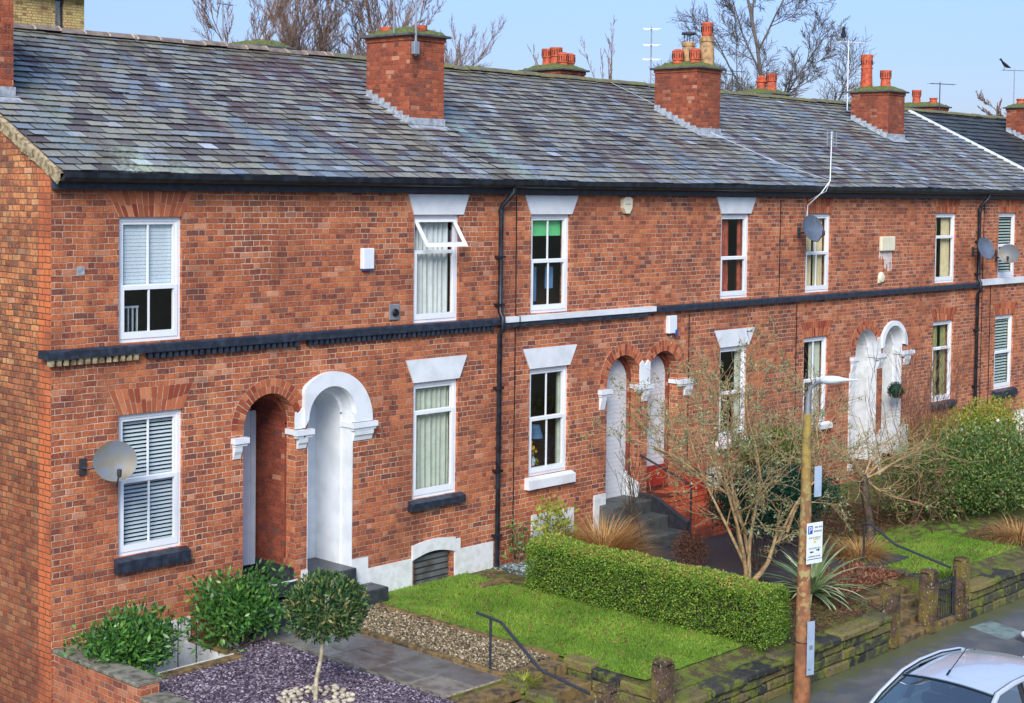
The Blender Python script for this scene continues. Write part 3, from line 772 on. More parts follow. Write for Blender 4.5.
def porch(h, a, depth, floor, wall, back, door=None, zs=None):
    """lining of a door recess: side walls, vault and back wall"""
    x0, x1 = a; r = (x1-x0)/2; c = (x0+x1)/2; zs = 3.33-r; e = .035
    m = MB(); k = 14
    out = [(x0-.1, floor-.2), (x0-.1, zs)]+[(c-(r+.1)*math.cos(math.pi*i/k), zs+(r+.1)*math.sin(math.pi*i/k)) for i in range(k+1)]+[(x1+.1, zs), (x1+.1, floor-.2)]
    inn = [(x0+e, floor-.2), (x0+e, zs-.02)]+[(c-(r-e)*math.cos(math.pi*i/k), zs-.05+(r-e)*math.sin(math.pi*i/k)) for i in range(k+1)]+[(x1-e, zs-.02), (x1-e, floor-.2)]
    n = len(out)
    V = [(p[0], .225, p[1]) for p in inn]+[(p[0], depth, p[1]) for p in inn]+[(p[0], .225, p[1]) for p in out]
    F = [(i, i+1, i+1+n, i+n) for i in range(n-1)]+[(i, i+2*n, i+1+2*n, i+1) for i in range(n-1)]
    m.add(V, F)
    p = part('porch_lining', m, wall, h)
    b = MB().box(x0-.1, x1+.1, depth, depth+.08, floor-.25, 3.5)
    part('porch_back', b, back, p)
    return p

# ---- house 1 (left end)
H = {}
w1u, w1l = (1.0, 2.0, 4.22, 5.91), (1.0, 2.02, 1.33, 3.25)
H[1] = h = house(-.0, 4.13, 'leftmost terraced house with gable end, brick doorway arch and large satellite dish', [rect_loop(*w1u), rect_loop(*w1l), aloop(A1)], ridge='buff')
m = MB().poly([(.006, -.9), (9., -.9), (9., 6.36), (RIDGE_Y, 8.66), (.006, 6.45)], -.005, .18, 'x')
part('gable_wall', m, 'brick_gable', h)
m = MB()
for i in range(26):
    ya = -.22+i*.18; yb = ya+.178
    m.add([(x, y, roofz(y)+dz) for y in (ya, yb) for x, dz in ((-.045, -.17+random.uniform(-.02, .02)), (-.05, -.01), (.03, .016), (.09, .008))],
          [(0, 1, 5, 4), (1, 2, 6, 5), (2, 3, 7, 6), (0, 3, 2, 1), (4, 5, 6, 7)])
part('verge', m, 'verge', h)
part('corbel', MB().poly([(-.2, 6.46), (.0, 6.46), (.0, 6.0), (-.03, 6.1), (-.1, 6.27)], -.004, .0), 'verge', h) if False else None
w = window(h, *w1u, mid=.44, dress=[('slats', 'blind', .44, .05, 1)])
m = MB().box(1.1, 1.5, .3, .32, 4.66, 4.69)
for k in range(6): m.box(1.12+k*.07, 1.14+k*.07, .3, .32, 4.3, 4.66)
part('cot_rail', m, 'blind', w)
window(h, *w1l, mid=.53, dress=[('slats', 'blind', .06, .055)])
sill(h, w1l[0], w1l[1], 1.33, 'black', .2, .07)
fan_arch(h, 1.0, 2.0, 5.912, 6.268, .19); fan_arch(h, 1.0, 2.02, 3.252, 3.6, .16)
ring_arch(h, (A1[0]+A1[1])/2, 3.33-.48, .48, .70, 22, clip=(2.6, 4.14))
p = porch(h, A1, 1.0, .5, 'brick_porch', 'doorgrey')
d = part('door', MB().bbox(3.1, 3.3, .93, .97, .56, 2.5, .008), 'navy', h)
part('door_frame', MB().box(3.31, 3.97, .9, .999, .6, 2.95).box(3.3, 3.36, .86, .9, .6, 2.95).box(3.86, 3.95, .88, .9, .6, 2.95), 'doorgrey', d)
sl = MB().bbox(A1[0], A1[1], -.06, .98, .3, .52, .01); stp = part('doorstep', sl, 'blackstep', h)
part('nosing', MB().box(A1[0]+.003, A1[1]-.003, -.068, -.05, .505, .526), 'white', stp)
part('skirting', MB().box(A1[0]+.04, A1[0]+.06, .23, .98, .52, .69).box(A1[1]-.06, A1[1]-.037, .0, .98, .52, .69).box(A1[0]+.06, A1[1]-.06, .975, .99, .52, .69), 'blackstep', stp)
mt = MB()
for i in range(11): mt.box(3.14, 3.86, .12+i*.05, .148+i*.05, .521, .54)
part('doormat', mt, 'trim', stp)
part('step', MB().bbox(A1[0]-.1, A1[1]+.02, -.42, -.06, -.1, .27, .012), 'blackstep', h)
impost(h, 2.84, 3.1, 2.87, 3.0, 2.71)
m = MB().box(3.99, 4.13, -.02, .05, 2.76, 3.0); m.box(3.995, 4.13, -.025, .0, 2.36, 2.63)
impost(h, 3.66+.3, 4.129, 4.03, 4.129, 2.71, ret=(4.02, .36, 1), low=.25)
part('spandrel', MB().poly([(3.99, 2.76), (4.129, 2.76), (4.129, 3.07), (4.05, 2.99), (3.995, 3.02)], -.03, .0), 'white', h)
# string course with dentils
def string_course(h, x0, x1, top=None, white=None):
    m = MB().poly([(-.1, 4.08), (-.1, 4.175), (-.085, 4.195), (.0, 4.2), (.0, 4.08)], x0, x1, 'x')
    if white: m = MB().poly([(-.085, 4.03), (-.085, 4.108), (.0, 4.108), (.0, 4.03)], x0, x1, 'x')
    s = part('string_course', m, 'black' if white != 'only' else 'white', h)
    if white == 'over': part('white_band', MB().box(x0+.06, x1+.2, -.11, .0, 4.11, 4.203), 'white', s)
    return s
s = string_course(h, -.1, 4.13)
def dentils(h, x0, x1, mat):
    pts = [(x0, 4.078)]; x = x0
    while x < x1-.1: pts += [(x, 3.99), (x+.06, 3.99), (x+.06, 4.066), (x+.105, 4.066)]; x += .105
    m = MB().plate((pts+[(x, 4.078)])[::-1][::-1], [], -.075, .0)
    part('dentil_course', m, mat, h)
dentils(h, -.06, 1.35, 'dentil'); dentils(h, 1.42, 4.1, 'black')
part('string_return', MB().box(-.1, -.006, .0, .16, 4.08, 4.19), 'black', h)
chimney(h, -.02, .5, 1.87, 3.3, 9.6, [(.24, 2.2, 'slots'), (.24, 2.7, 'slots')])
part('repair_square', MB().box(.37, .48, -.004, .0, 5.16, 5.27), 'lead', h)

# ---- house 2
w2u, w2l = (6.37, 7.38, 4.2, 5.925), (6.39, 7.39, 1.37, 3.24)
cell2 = [(6.44, -.3), (7.28, -.3), (7.28, .42)]+[(7.28-.84*i/8, .42+.07*math.sin(math.pi*i/8)) for i in range(1, 8)]+[(6.44, .42)]
H[2] = h = house(4.13, 8.34, 'terraced house with bright white round doorway arch and open top window', [rect_loop(*w2u), rect_loop(*w2l), aloop(A2, .0), cell2], ridge='buff')
w = window(h, *w2u, mid=.66, bars=False, vent=True, dress=[('curtain', 'netcurtain', .14, .92)])
x0, x1, z0, z1 = w2u; zt, zb = z1-.06, z0+(z1-z0)*.66+.03
sw = MB(); o = .30; L = zt-zb-.02
def sp(u, v, t):   # point on the tilted casement: u across, v down from the hinge
    return (x0+.05+u*(x1-x0-.1), .06-v*.32+t*.9, zt-v*(L*.93)+t*.3)
def bar(u0, u1, v0, v1):
    V = [sp(u, v, t) for t in (0, .04) for v in (v0, v1) for u in (u0, u1)]
    sw.add(V, [(0, 1, 3, 2), (4, 6, 7, 5), (0, 4, 5, 1), (2, 3, 7, 6), (0, 2, 6, 4), (1, 5, 7, 3)])
bar(0, 1, 0, .12); bar(0, 1, .87, 1); bar(0, .07, .12, .87); bar(.93, 1, .12, .87)
part('open_casement', sw, 'upvc', w)
g = MB(); g.add([sp(.07, .12, .02), sp(.93, .12, .02), sp(.93, .87, .02), sp(.07, .87, .02)], [(0, 1, 2, 3)]); part('pane', g, 'glass', w)
window(h, *w2l, mid=.74, bars=False, dress=[('curtain', 'greycurtain', .0, 1.)])
lintel(h, w2u[0], w2u[1]+.06, 5.93, 6.255); lintel(h, w2l[0], w2l[1], 3.25, 3.62, .18)
sill(h, w2l[0], w2l[1], 1.37, 'black', .16, .1)
# white doorway ring: broad band outside, splayed band inside
cx = (A2[0]+A2[1])/2
ro = MB(); k = 36; r_in = .43; zi = 2.9; r_out = .8; zo = 2.77
def ringpts(r, z, xmin=4.131):
    return [(max(cx+r*math.cos(math.pi*i/k), xmin), z+r*math.sin(math.pi*i/k)) for i in range(k+1)]
P0, P1 = ringpts(r_in+.03, zi-.01), ringpts(r_out, zo)
V = [(a, -.075, b) for a, b in P0]+[(a, -.075, b) for a, b in P1]+[(a, .0, b) for a, b in P1]+[(a, -.0, b) for a, b in ringpts(r_in, zi)]
n = k+1; F = []
for i in range(k): F += [(i, i+1, n+i+1, n+i), (n+i, n+i+1, 2*n+i+1, 2*n+i), (i+1, i, 3*n+i, 3*n+i+1)]
ro.add(V, F); ro.poly([(cx+r_in, 2.756), (cx+r_out-.002, 2.756), (cx+r_out-.002, 2.772), (cx+r_in+.03, 2.89), (cx+r_in, 2.89)], -.075, .0)
part('arch_surround', ro, 'white', h, smooth=True)
p = porch(h, A2, .82, .5, 'white', 'doorgrey')
j = MB(); lp = aloop(A2, .45)
jr = MB().box(A2[1]-.006, A2[1]-.002, -.006, .24, .5, 2.9).box(A2[0]+.002, A2[0]+.006, -.006, .24, .5, 2.9)
V = []; F = []; a_ = [(cx+(.43-.004)*math.cos(math.pi*i/24), 2.9+(.43-.004)*math.sin(math.pi*i/24)) for i in range(25)]
jr.add([(a, -.004, b) for a, b in a_]+[(a, .24, b) for a, b in a_], [(i, i+1, 26+i, 25+i) for i in range(24)])
part('painted_reveal', jr, 'white', h)
part('door_jamb', MB().box(A2[1]+.0, A2[1]+.02, -.012, .0, .42, 2.7), 'white', h)
d = part('door', MB().bbox(4.3, 4.44, .76, .81, .6, 2.6, .008), 'navy', h)
part('door_frame', MB().box(4.44, 4.54, .72, .818, .6, 2.9), 'doorgrey', d)
impost(h, 4.131, 4.3, 4.131, 4.2, 2.71, low=.25)
im = impost(h, A2[1]-.04, 5.56, A2[1]+.02, 5.5, 2.71, ret=(A2[1], .3, 1), low=.25)
part('runs', MB().box(5.28, 5.48, -.002, .0, 2.0, 2.46).box(5.12, 5.2, -.002, .0, 1.7, 2.46), M['brick'], im) if False else None
# white plinth
part('plinth', MB().box(4.132, 4.238, -.03, .0, -.4, .62), 'white_old', h)
part('plinth', MB().plate([(5.102, -.4), (6.38, -.4), (6.38, .43), (5.44, .43), (5.44, .62), (5.102, .62)], [], -.03, .0), 'white_old', h)
part('plinth', MB().plate([(7.34, -.4), (8.24, -.4), (8.24, .42), (7.46, .42), (7.46, .6), (7.34, .6)], [], -.028, .0), 'white_old', h)
m = MB().poly([(6.38, .44), (7.34, .44), (7.46, .44), (7.46, .6)]+[(7.46-1.08*i/8, .6+.06*math.sin(math.pi*i/8)) for i in range(1, 8)]+[(6.38, .6)], -.04, .0) if False else \
    MB().poly([(6.38, .40)]+[(6.44+.84*i/8, .42+.07*math.sin(math.pi*i/8)) for i in range(9)]+[(7.339, .40), (7.339, .64)]+[(7.34-.96*i/8, .63+.05*math.sin(math.pi*i/8)) for i in range(1, 9)], -.036, .0)
part('cellar_lintel', m, 'white_old', h)
cw = part('cellar_window', MB().box(6.44, 7.28, .08, .12, -.3, .5), 'slateplate', h)
m = MB(); [m.box(6.46, 7.26, .06, .08, z, z+.07) for z in (-.16, -.06, .04, .14, .24, .34)]; part('boards', m, 'slab', cw)
# steps
part('doorstep', MB().bbox(4.25, 5.09, -.17, .82, .2, .53, .02), 'blackstep', h)
part('step', MB().bbox(4.26, 5.5, -.45, -.17, -.1, .22, .02).bbox(5.1, 5.5, -.17, -.031, -.1, .218, .02), 'blackstep', h)
string_course(h, 4.13, 8.34); dentils(h, 4.2, 8.2, 'black')
chimney(h, 7.76, 8.58, 1.64, 2.76, 8.97, [(7.98, 2.46, 'stub'), (8.12, 1.78, 'stub')], cap='moss')
chimney(h, 7.8, 8.55, 5.9, 7.2, 9.0, [(8.2, 6.4, 'stub')], cap='moss')
def downpipe(h, x, zb, br=(5.2, 4.4, 3.0, 1.6, .5)):
    m = MB().tube([(x+.12, -.25, 6.4), (x+.12, -.25, 6.3), (x+.08, -.2, 6.22), (x+.0, -.1, 6.08), (x, -.08, 6.0), (x, -.08, 4.3), (x, -.15, 4.2), (x, -.15, 4.0), (x, -.08, 3.92), (x, -.08, zb)], .042, 10)
    m.tube([(x, -.08, 6.02), (x, -.08, 5.94)], .054, 10)
    o = part('downpipe', m, 'gutter', h, smooth=True)
    [part('pipe_bracket', MB().box(x-.07, x+.07, -.13, .0, z, z+.04), 'gutter', o) for z in br]
downpipe(h, 8.28, -.02)

# ---- house 3
w3u, w3l = (9.11, 10.12, 4.22, 5.925), (9.12, 10.14, 1.39, 3.26)
H[3] = h = house(8.34, 12.28, 'terraced house with white painted string course and green blind upstairs', [rect_loop(*w3u), rect_loop(*w3l), aloop(A3, .3)], ridge='moss')
w = window(h, *w3u, mid=.53, dress=[('roller', 'greenblind', .78)])
part('picture', MB().box(9.2, 9.58, .3, .31, 4.4, 5.0).box(9.75, 9.95, .24, .25, 4.62, 5.0), 'bluelamp', w)
w = window(h, *w3l, mid=.53, dress=[('curtain', 'greycurtain', .9, 1.)])
fl = MB().lathe([(.05, 0), (.07, .1), (.03, .2), (.04, .22)], (9.55, .32, 1.5)); part('vase', fl, 'signwhite', w, smooth=True)
fl = MB(); [fl.sphere((9.55+random.uniform(-.1, .1), .32+random.uniform(-.05, .05), 1.85+random.uniform(-.1, .1)), .03, 6, 4) for _ in range(14)]
part('flowers', fl, 'yellowflower', w)
fl = MB().lathe([(.16, 0), (.1, .22)], (9.8, .5, 1.95)); part('lampshade', fl, 'bluelamp', w, smooth=True)
P = np.column_stack([rng.normal(9.45, .09, 60), rng.normal(.3, .04, 60), rng.uniform(1.5, 1.8, 60)]); A = unit(rng.normal(size=(60, 3))+[0, 0, .6])
leaves('house_plant', P, A, .12, .4, 'yellowleaf', w)
lintel(h, w3u[0]-.01, w3u[1]+.02, 5.93, 6.255, .17); lintel(h, *w3l[:2], 3.27, 3.62, .19)
sill(h, *w3l[:2], 1.39, 'white', .2, .1)
c3 = (A3[0]+A3[1])/2
ring_arch(h, c3, 2.85, .48, .69, 22, clip=(10, 12.26))
porch(h, A3, .3, .6, 'brick_porch', 'brick_white')
impost(h, 10.94, 11.27, 10.98, 11.12, 2.71, low=.33); impost(h, 11.98, 12.28, 12.2, 12.28, 2.71, ret=(12.16, .3, 1), low=.28)
part('spandrel', MB().poly([(12.14, 2.75), (12.279, 2.75), (12.279, 3.1), (12.2, 3.2), (12.12, 3.14)], -.03, .0), 'white', h)
part('plinth', MB().box(10.86, 11.18, -.03, .0, -.2, .84), 'white_old', h)
part('cellar_lintel', MB().box(9.2, 10.3, -.03, .0, .25, .72), 'white_old', h)
m = MB()
for i in range(9):
    a = i/8; m.box(12.14-.0, 12.14+.04, -.08-.05, .4, 0, 0) if False else None
part('stair_cheek', MB().poly([(-.02, .3), (.4, .3), (.4, 1.1), (.25, 1.1), (.22, 1.0), (.1, .96), (-.02, .9)], 12.12, 12.158, 'x'), 'white_old', h)
m = MB().bbox(11.0, 12.12, -.35, .42, .2, .64, .015).bbox(11.0, 12.12, -.75, -.35, .0, .42, .015).bbox(10.95, 12.1, -1.15, -.75, -.1, .2, .015)
part('steps', m, 'oldstep', h)
part('step_edge', MB().poly([(-.35, .72), (-1.15, .34), (-1.15, .0), (.0, .0), (.0, .72)], 12.125, 12.25, 'x'), 'blackstep', h)
string_course(h, 8.34, 12.28, white='over')
part('cable', MB().tube([(8.72, -.012, 6.25), (8.73, -.015, 4.21), (8.73, -.12, 4.2), (8.73, -.12, 4.02), (8.73, -.012, 4.0), (8.73, -.012, .3)], .009, 5), 'trim', h)

# ---- house 4
w4u, w4l = (14.64, 15.62, 4.24, 5.92), (14.68, 15.63, 1.42, 3.27)
H[4] = h = house(12.28, 16.86, 'terraced house with red tiled front steps and russet curtains upstairs', [rect_loop(*w4u), rect_loop(*w4l), aloop(A4, .3)], ridge='moss')
window(h, *w4u, mid=.48, bars=False, dress=[('curtain', 'redcurtain', .0, .5), ('curtain', 'redcurtain', .8, 1.)])
window(h, *w4l, mid=.5, bars=False, dress=[('curtain', 'greycurtain', .82, 1.)])
lintel(h, *w4u[:2], 5.93, 6.255, .18); lintel(h, *w4l[:2], 3.275, 3.62, .22)
sill(h, *w4l[:2], 1.42, 'white_old', .16, .1)
c4 = (A4[0]+A4[1])/2
ring_arch(h, c4, 2.86, .47, .68, 22, clip=(12.29, 14))
porch(h, A4, .3, .66, 'brick_porch', 'brick_white')
impost(h, 12.28, 12.48, 12.28, 12.36, 2.71, low=.28); impost(h, 13.28, 13.8, 13.5, 13.72, 2.71, ret=(13.34, .3, 1), low=.28)
part('spandrel', MB().poly([(12.281, 2.75), (12.42, 2.75), (12.43, 3.16), (12.36, 3.2), (12.281, 3.1)], -.03, .0), 'white', h)
st = MB().box(12.28, 13.7, -.55, .42, .3, .68).box(12.28, 13.7, -.9, -.55, .1, .46).box(12.26, 13.72, -1.25, -.9, -.1, .24)
part('steps', st, 'redstep', h)
part('red_side_wall', MB().bbox(13.36, 13.6, -.5, .0, .681, 1.12, .012).box(12.4, 13.3, .27, .29, .7, 1.1), 'redpaint', h)
part('wall_patch', MB().box(14.3, 14.75, -.03, .0, .55, .9), 'white_old', h)
string_course(h, 12.28, 16.86)
part('cable', MB().tube([(13.63, -.012, 4.0), (13.64, -.012, .8)], .009, 5).tube([(17.2-.5, -.012, 6.2), (16.7, -.012, 4.2)], .009, 5), 'trim', h)
chimney(h, 16.42, 17.27, 1.98, 3.12, 9.0, [(16.58, 2.62, 'slots'), (16.95, 2.62, 'buff'), (16.62, 2.19, 'slots'), (17.05, 2.2, 'bufftall')], cap='moss')
chimney(h, 16.45, 17.3, 5.9, 7.1, 9.13, [(16.75, 6.1, 'slots'), (16.95, 6.5, 'mid'), (17.1, 6.2, 'slots'), (17.1, 6.9, 'mid')], cap='moss')

# ---- house 5
w5u, w5l = (17.7, 18.68, 4.24, 5.92), (17.7, 18.66, 1.42, 3.28)
H[5] = h = house(16.86, 20.86, 'terraced house with small grey dish in front of its upstairs window', [rect_loop(*w5u), rect_loop(*w5l), aloop(A5, .0)], ridge='moss')
window(h, *w5u, mid=.5, dress=[('curtain', 'creamcurtain', .0, .45), ('curtain', 'creamcurtain', .6, 1.)])
window(h, *w5l, mid=.5, dress=[('curtain', 'greycurtain', .5, 1.)])
fan_arch(h, *w5u[:2], 5.925, 6.268, .17); fan_arch(h, *w5l[:2], 3.285, 3.62, .17)
sill(h, *w5l[:2], 1.42, 'white_old', .14, .08)
ring_arch(h, (A5[0]+A5[1])/2, 2.87, .46, .67, 20, clip=(19, 20.855))
porch(h, A5, .5, .5, 'white_old', 'doorgrey')
jr = MB().box(A5[1]-.006, A5[1]-.002, -.005, .24, .3, 2.87)
a_ = [((A5[0]+A5[1])/2+.456*math.cos(math.pi*i/24), 2.87+.456*math.sin(math.pi*i/24)) for i in range(25)]
jr.add([(a, -.004, b) for a, b in a_]+[(a, .24, b) for a, b in a_], [(i, i+1, 26+i, 25+i) for i in range(24)])
part('painted_reveal', jr, 'white', h)
a_ = [((A6[0]+A6[1])/2+.426*math.cos(math.pi*i/24), 2.9+.426*math.sin(math.pi*i/24)) for i in range(25)]
W6 = MB().add([(a, -.004, b) for a, b in a_]+[(a, .24, b) for a, b in a_], [(i, i+1, 26+i, 25+i) for i in range(24)])
impost(h, 19.56, 19.84, 19.6, 19.76, 2.7, low=.3); impost(h, 20.64, 20.855, 20.72, 20.855, 2.7, ret=(20.72, .3, 1), low=.3)
part('spandrel', MB().poly([(20.7, 2.74), (20.855, 2.74), (20.855, 3.12), (20.78, 3.12), (20.7, 3.1)], -.03, .0), 'white_old', h)
part('white_jamb', MB().box(19.55, 19.798, -.02, .0, .2, 2.4).box(20.722, 20.85, -.02, .0, .2, .9), 'white_old', h)
string_course(h, 16.86, 20.86)
part('cable', MB().tube([(17.38, -.012, 4.0), (17.38, -.012, .8)], .009, 5), 'trim', h)

# ---- house 6
w6u, w6l = (23.32, 24.34, 4.25, 5.92), (23.3, 24.32, 1.39, 3.33)
H[6] = h = house(20.86, 25.46, 'terraced house with narrow white arch and hanging leaf ball at its door', [rect_loop(*w6u), rect_loop(*w6l), aloop(A6, .0)], ridge='moss')
window(h, *w6u, mid=.66, bars=False, dress=[('curtain', 'limecurtain', .0, .35), ('curtain', 'creamcurtain', .5, 1.)])
window(h, *w6l, mid=.66, bars=False, dress=[('curtain', 'limecurtain', .0, .5), ('curtain', 'limecurtain', .7, 1.)])
fan_arch(h, *w6u[:2], 5.925, 6.268, .17); fan_arch(h, *w6l[:2], 3.335, 3.64, .17)
sill(h, *w6l[:2], 1.39, 'black', .15, .09)
cx = (A6[0]+A6[1])/2; ro = MB(); P0, P1, P2 = [[(max(cx+r*math.cos(math.pi*i/k), 20.863), z+r*math.sin(math.pi*i/k)) for i in range(k+1)] for r, z in ((.45, 2.9), (.6, 2.86), (.43, 2.9))]
V = [(a, -.06, b) for a, b in P0]+[(a, -.06, b) for a, b in P1]+[(a, .0, b) for a, b in P1]+[(a, -.0, b) for a, b in P2]; F = []
for i in range(k): F += [(i, i+1, n+i+1, n+i), (n+i, n+i+1, 2*n+i+1, 2*n+i), (i+1, i, 3*n+i, 3*n+i+1)]
ro.add(V, F); part('arch_surround', ro, 'white', h, smooth=True)
porch(h, A6, .5, .5, 'white_old', 'doorgrey')
part('painted_reveal', MB().box(A6[1]-.006, A6[1]-.002, -.005, .24, .3, 2.9), 'white', h)
impost(h, 20.862, 21.06, 20.862, 20.96, 2.7, low=.3); impost(h, 21.76, 22.28, 21.9, 22.16, 2.7, ret=(21.84, .3, 1), low=.3)
part('plinth', MB().box(21.842, 22.15, -.04, .0, -.2, 1.0), 'white_old', h); part('plinth', MB().box(20.87, 20.97, -.04, .0, -.2, 1.), 'white_old', h)
string_course(h, 20.86, 25.46)
downpipe(h, 25.38, .3)
chimney(h, 25.1, 25.92, 2.36, 3.45, 8.98, [(25.42, 3.2, 'tall'), (25.52, 2.7, 'mid')], cap='moss')
chimney(h, 25.1, 25.9, 5.9, 7.2, 9.03, [(25.35, 6.1, 'mid'), (25.6, 6.6, 'dome')], cap='moss')

part('painted_vault', W6, 'white', H[6])
# ---- house 7 and 8
w7u, w7l = (26.58, 27.58, 4.27, 5.92), (26.52, 27.56, 1.42, 3.31)
H[7] = h = house(25.46, 29.8, 'terraced house with white string course and slatted shutters at the right edge', [rect_loop(*w7u), rect_loop(*w7l)], ridge='moss')
window(h, *w7u, mid=.5, bars=False, dress=[('slats', 'shutter', .04, .075), ]); window(h, *w7l, mid=.5, bars=False, dress=[('slats', 'shutter', .04, .075)])
fan_arch(h, *w7u[:2], 5.925, 6.268, .17); fan_arch(h, *w7l[:2], 3.315, 3.63, .17)
sill(h, *w7l[:2], 1.42, 'black', .2, .1)
part('string_course', MB().box(25.48, 29.8, -.1, .0, 4.12, 4.27), 'white', h)
part('bay_flank', MB().box(27.7, 29.2, -.5, -.0, -.2, .78), 'white_old', h)
part('cable', MB().tube([(25.75, -.012, 6.2), (25.75, -.012, .8)], .009, 5).tube([(26.2, -.012, 4.1), (26.2, -.012, .8)], .009, 5), 'trim', h)
H[8] = h = house(29.8, 38.6, 'far right house of the row with newer dark grey roof behind a white verge', [], slate='slate_dark', ridge='moss')
m = MB()
m.add([(x, y, roofz(y)+z) for y in (SY, RIDGE_Y-.05) for x, z in ((29.72, .02), (29.72, .07), (29.9, .07), (29.9, .02))], [(0, 1, 5, 4), (1, 2, 6, 5), (2, 3, 7, 6), (0, 3, 2, 1), (4, 5, 6, 7)])
part('verge', m, 'white', h)
chimney(h, 34.1, 34.9, 2.4, 3.5, 9.0, [(34.4, 3.2, 'short')], cap='moss')
chimney(h, 34.2, 35.0, 5.9, 7.3, 9.12, [(34.4, 6.1, 'short'), (34.6, 6.8, 'mid')], cap='moss')
# ------------------------------------------------------------------ ground, road, pavement, gardens
PZ, RZ = -.62, -.745
def flat(name, x0, x1, y0, y1, z, mat, zb=None, nx=1, ny=1, wob=0, sx=0, sy=0):
    m = MB()
    if zb is not None: m.box(x0, x1, y0, y1, zb, z)
    else:
        V = []; F = []
        for j in range(ny+1):
            for i in range(nx+1):
                x = x0+(x1-x0)*i/nx; y = y0+(y1-y0)*j/ny
                V.append((x, y, z+random.uniform(-wob, wob)+sy*(y-y1)))
        for j in range(ny):
            for i in range(nx): a = j*(nx+1)+i; F.append((a, a+1, a+nx+2, a+nx+1))
        m.add(V, F)
    return struct(part(name, m, mat, smooth=(zb is None and nx > 1)))
flat('ground', -300, 600, -300, 600, -.80, 'ground')
flat('road', -60, 200, -16, -8.60, RZ, 'asphalt', nx=60, ny=6, wob=.002)
flat('kerb', -60, 200, -8.60, -8.46, PZ+.002, 'kerb', zb=-.79)
_s = NT('pavement_tarmac_mossy'); _x, _y, _z = _s.xyz(); _c = _s.mix(_s.step(_s.noise(2.2, 4), .4, .65), srgb(88, 90, 94), srgb(108, 106, 104))
_c = _s.mix(_s.math('MULTIPLY', _s.step(_s.noise(60, 2), .62, .7), .5), _c, srgb(150, 148, 142))
_m = _s.step(_s.math('ADD', _y, _s.math('MULTIPLY_ADD', _s.noise(5., 5), 1.0, -.5)), -6.75, -6.3); _c = _s.mix(_s.math('MULTIPLY', _m, .8), _c, srgb(92, 96, 56))
_s.bsdf(_c, .5, 0, _s.bump(_s.noise(150, 3), .4, .01), .4); M['pave'] = _s.m
flat('pavement', -60, 200, -8.46, -6.0, PZ, 'pave', zb=-.79)
m = MB().poly([(12.45, -7.2), (13.1, -7.15), (13.3, -6.5), (12.7, -6.42)], PZ+.001, PZ+.005, 'z'); struct(part('pavement_patch', m, 'patch'))
m = MB()
x = 12.3
m.poly([(12.1, -8.4), (30, -8.4), (30, -7.55), (13.6, -7.1), (12.6, -7.25)], PZ+.0005, PZ+.003, 'z'); struct(part('pavement_repair', m, 'asphalt'))

_s = NT('mossy_soil'); _c = _s.mix(_s.step(_s.noise(5., 5), .42, .6), srgb(84, 74, 52), srgb(98, 110, 44)); _c = _s.mix(_s.step(_s.noise(30., 3), .56, .7), _c, srgb(130, 120, 96))
_s.bsdf(_c, .95, 0, _s.bump(_s.noise(40, 4), 1., .02), .2); M['mossysoil'] = _s.m
# bed under the gardens (solid soil), with the stair wells left out
bed = MB()
bed.box(.12, .9, -5.6, -.0, -.79, -.03).box(.9, 2.1, -6.0, -1.12, -.79, -.03).box(2.1, 4.05, -4.3, -.0, -.79, -.03).box(2.1, 2.95, -6.0, -4.3, -.79, -.03)
bed.box(4.05, 5.2, -4.1, .0, -.79, -.03).box(5.2, 8.35, -5.6, .0, -.79, -.03).box(8.35, 10.89, -5.6, .0, -.79, -.03)
bed.box(10.89, 12.85, -4.6, .0, -.79, -.03).box(12.85, 34, -5.6, .0, -.79, -.03)
for xa, xb, zz in ((5.3, 10.89, -.13), (12.9, 34, -.06)): bed.poly([(-5.6, -.002), (-5.6, -.7), (-5.93, -.7), (-5.93, zz), (-5.75, zz*.6)], xa, xb, 'x')
struct(part('garden_soil', bed, 'mossysoil'))
# side strip left of the gable
m = MB().box(-30, -.2, -6, 20, -.799, -.70); struct(part('side_ground', m, 'ground'))

_s = NT('path_flag'); _c = _s.ramp(_s.attr(), [(0, (96, 98, 98)), (.5, (112, 114, 112)), (1, (134, 130, 122))]); _c = _s.mix(_s.math('MULTIPLY', _s.step(_s.noise(4., 5), .42, .66), .7), _c, srgb(78, 72, 62))
_s.bsdf(_c, _s.math('MULTIPLY_ADD', _s.noise(3., 3), .5, .1), 0, _s.bump(_s.noise(30, 4), .3, .01), .5); M['flag'] = _s.m
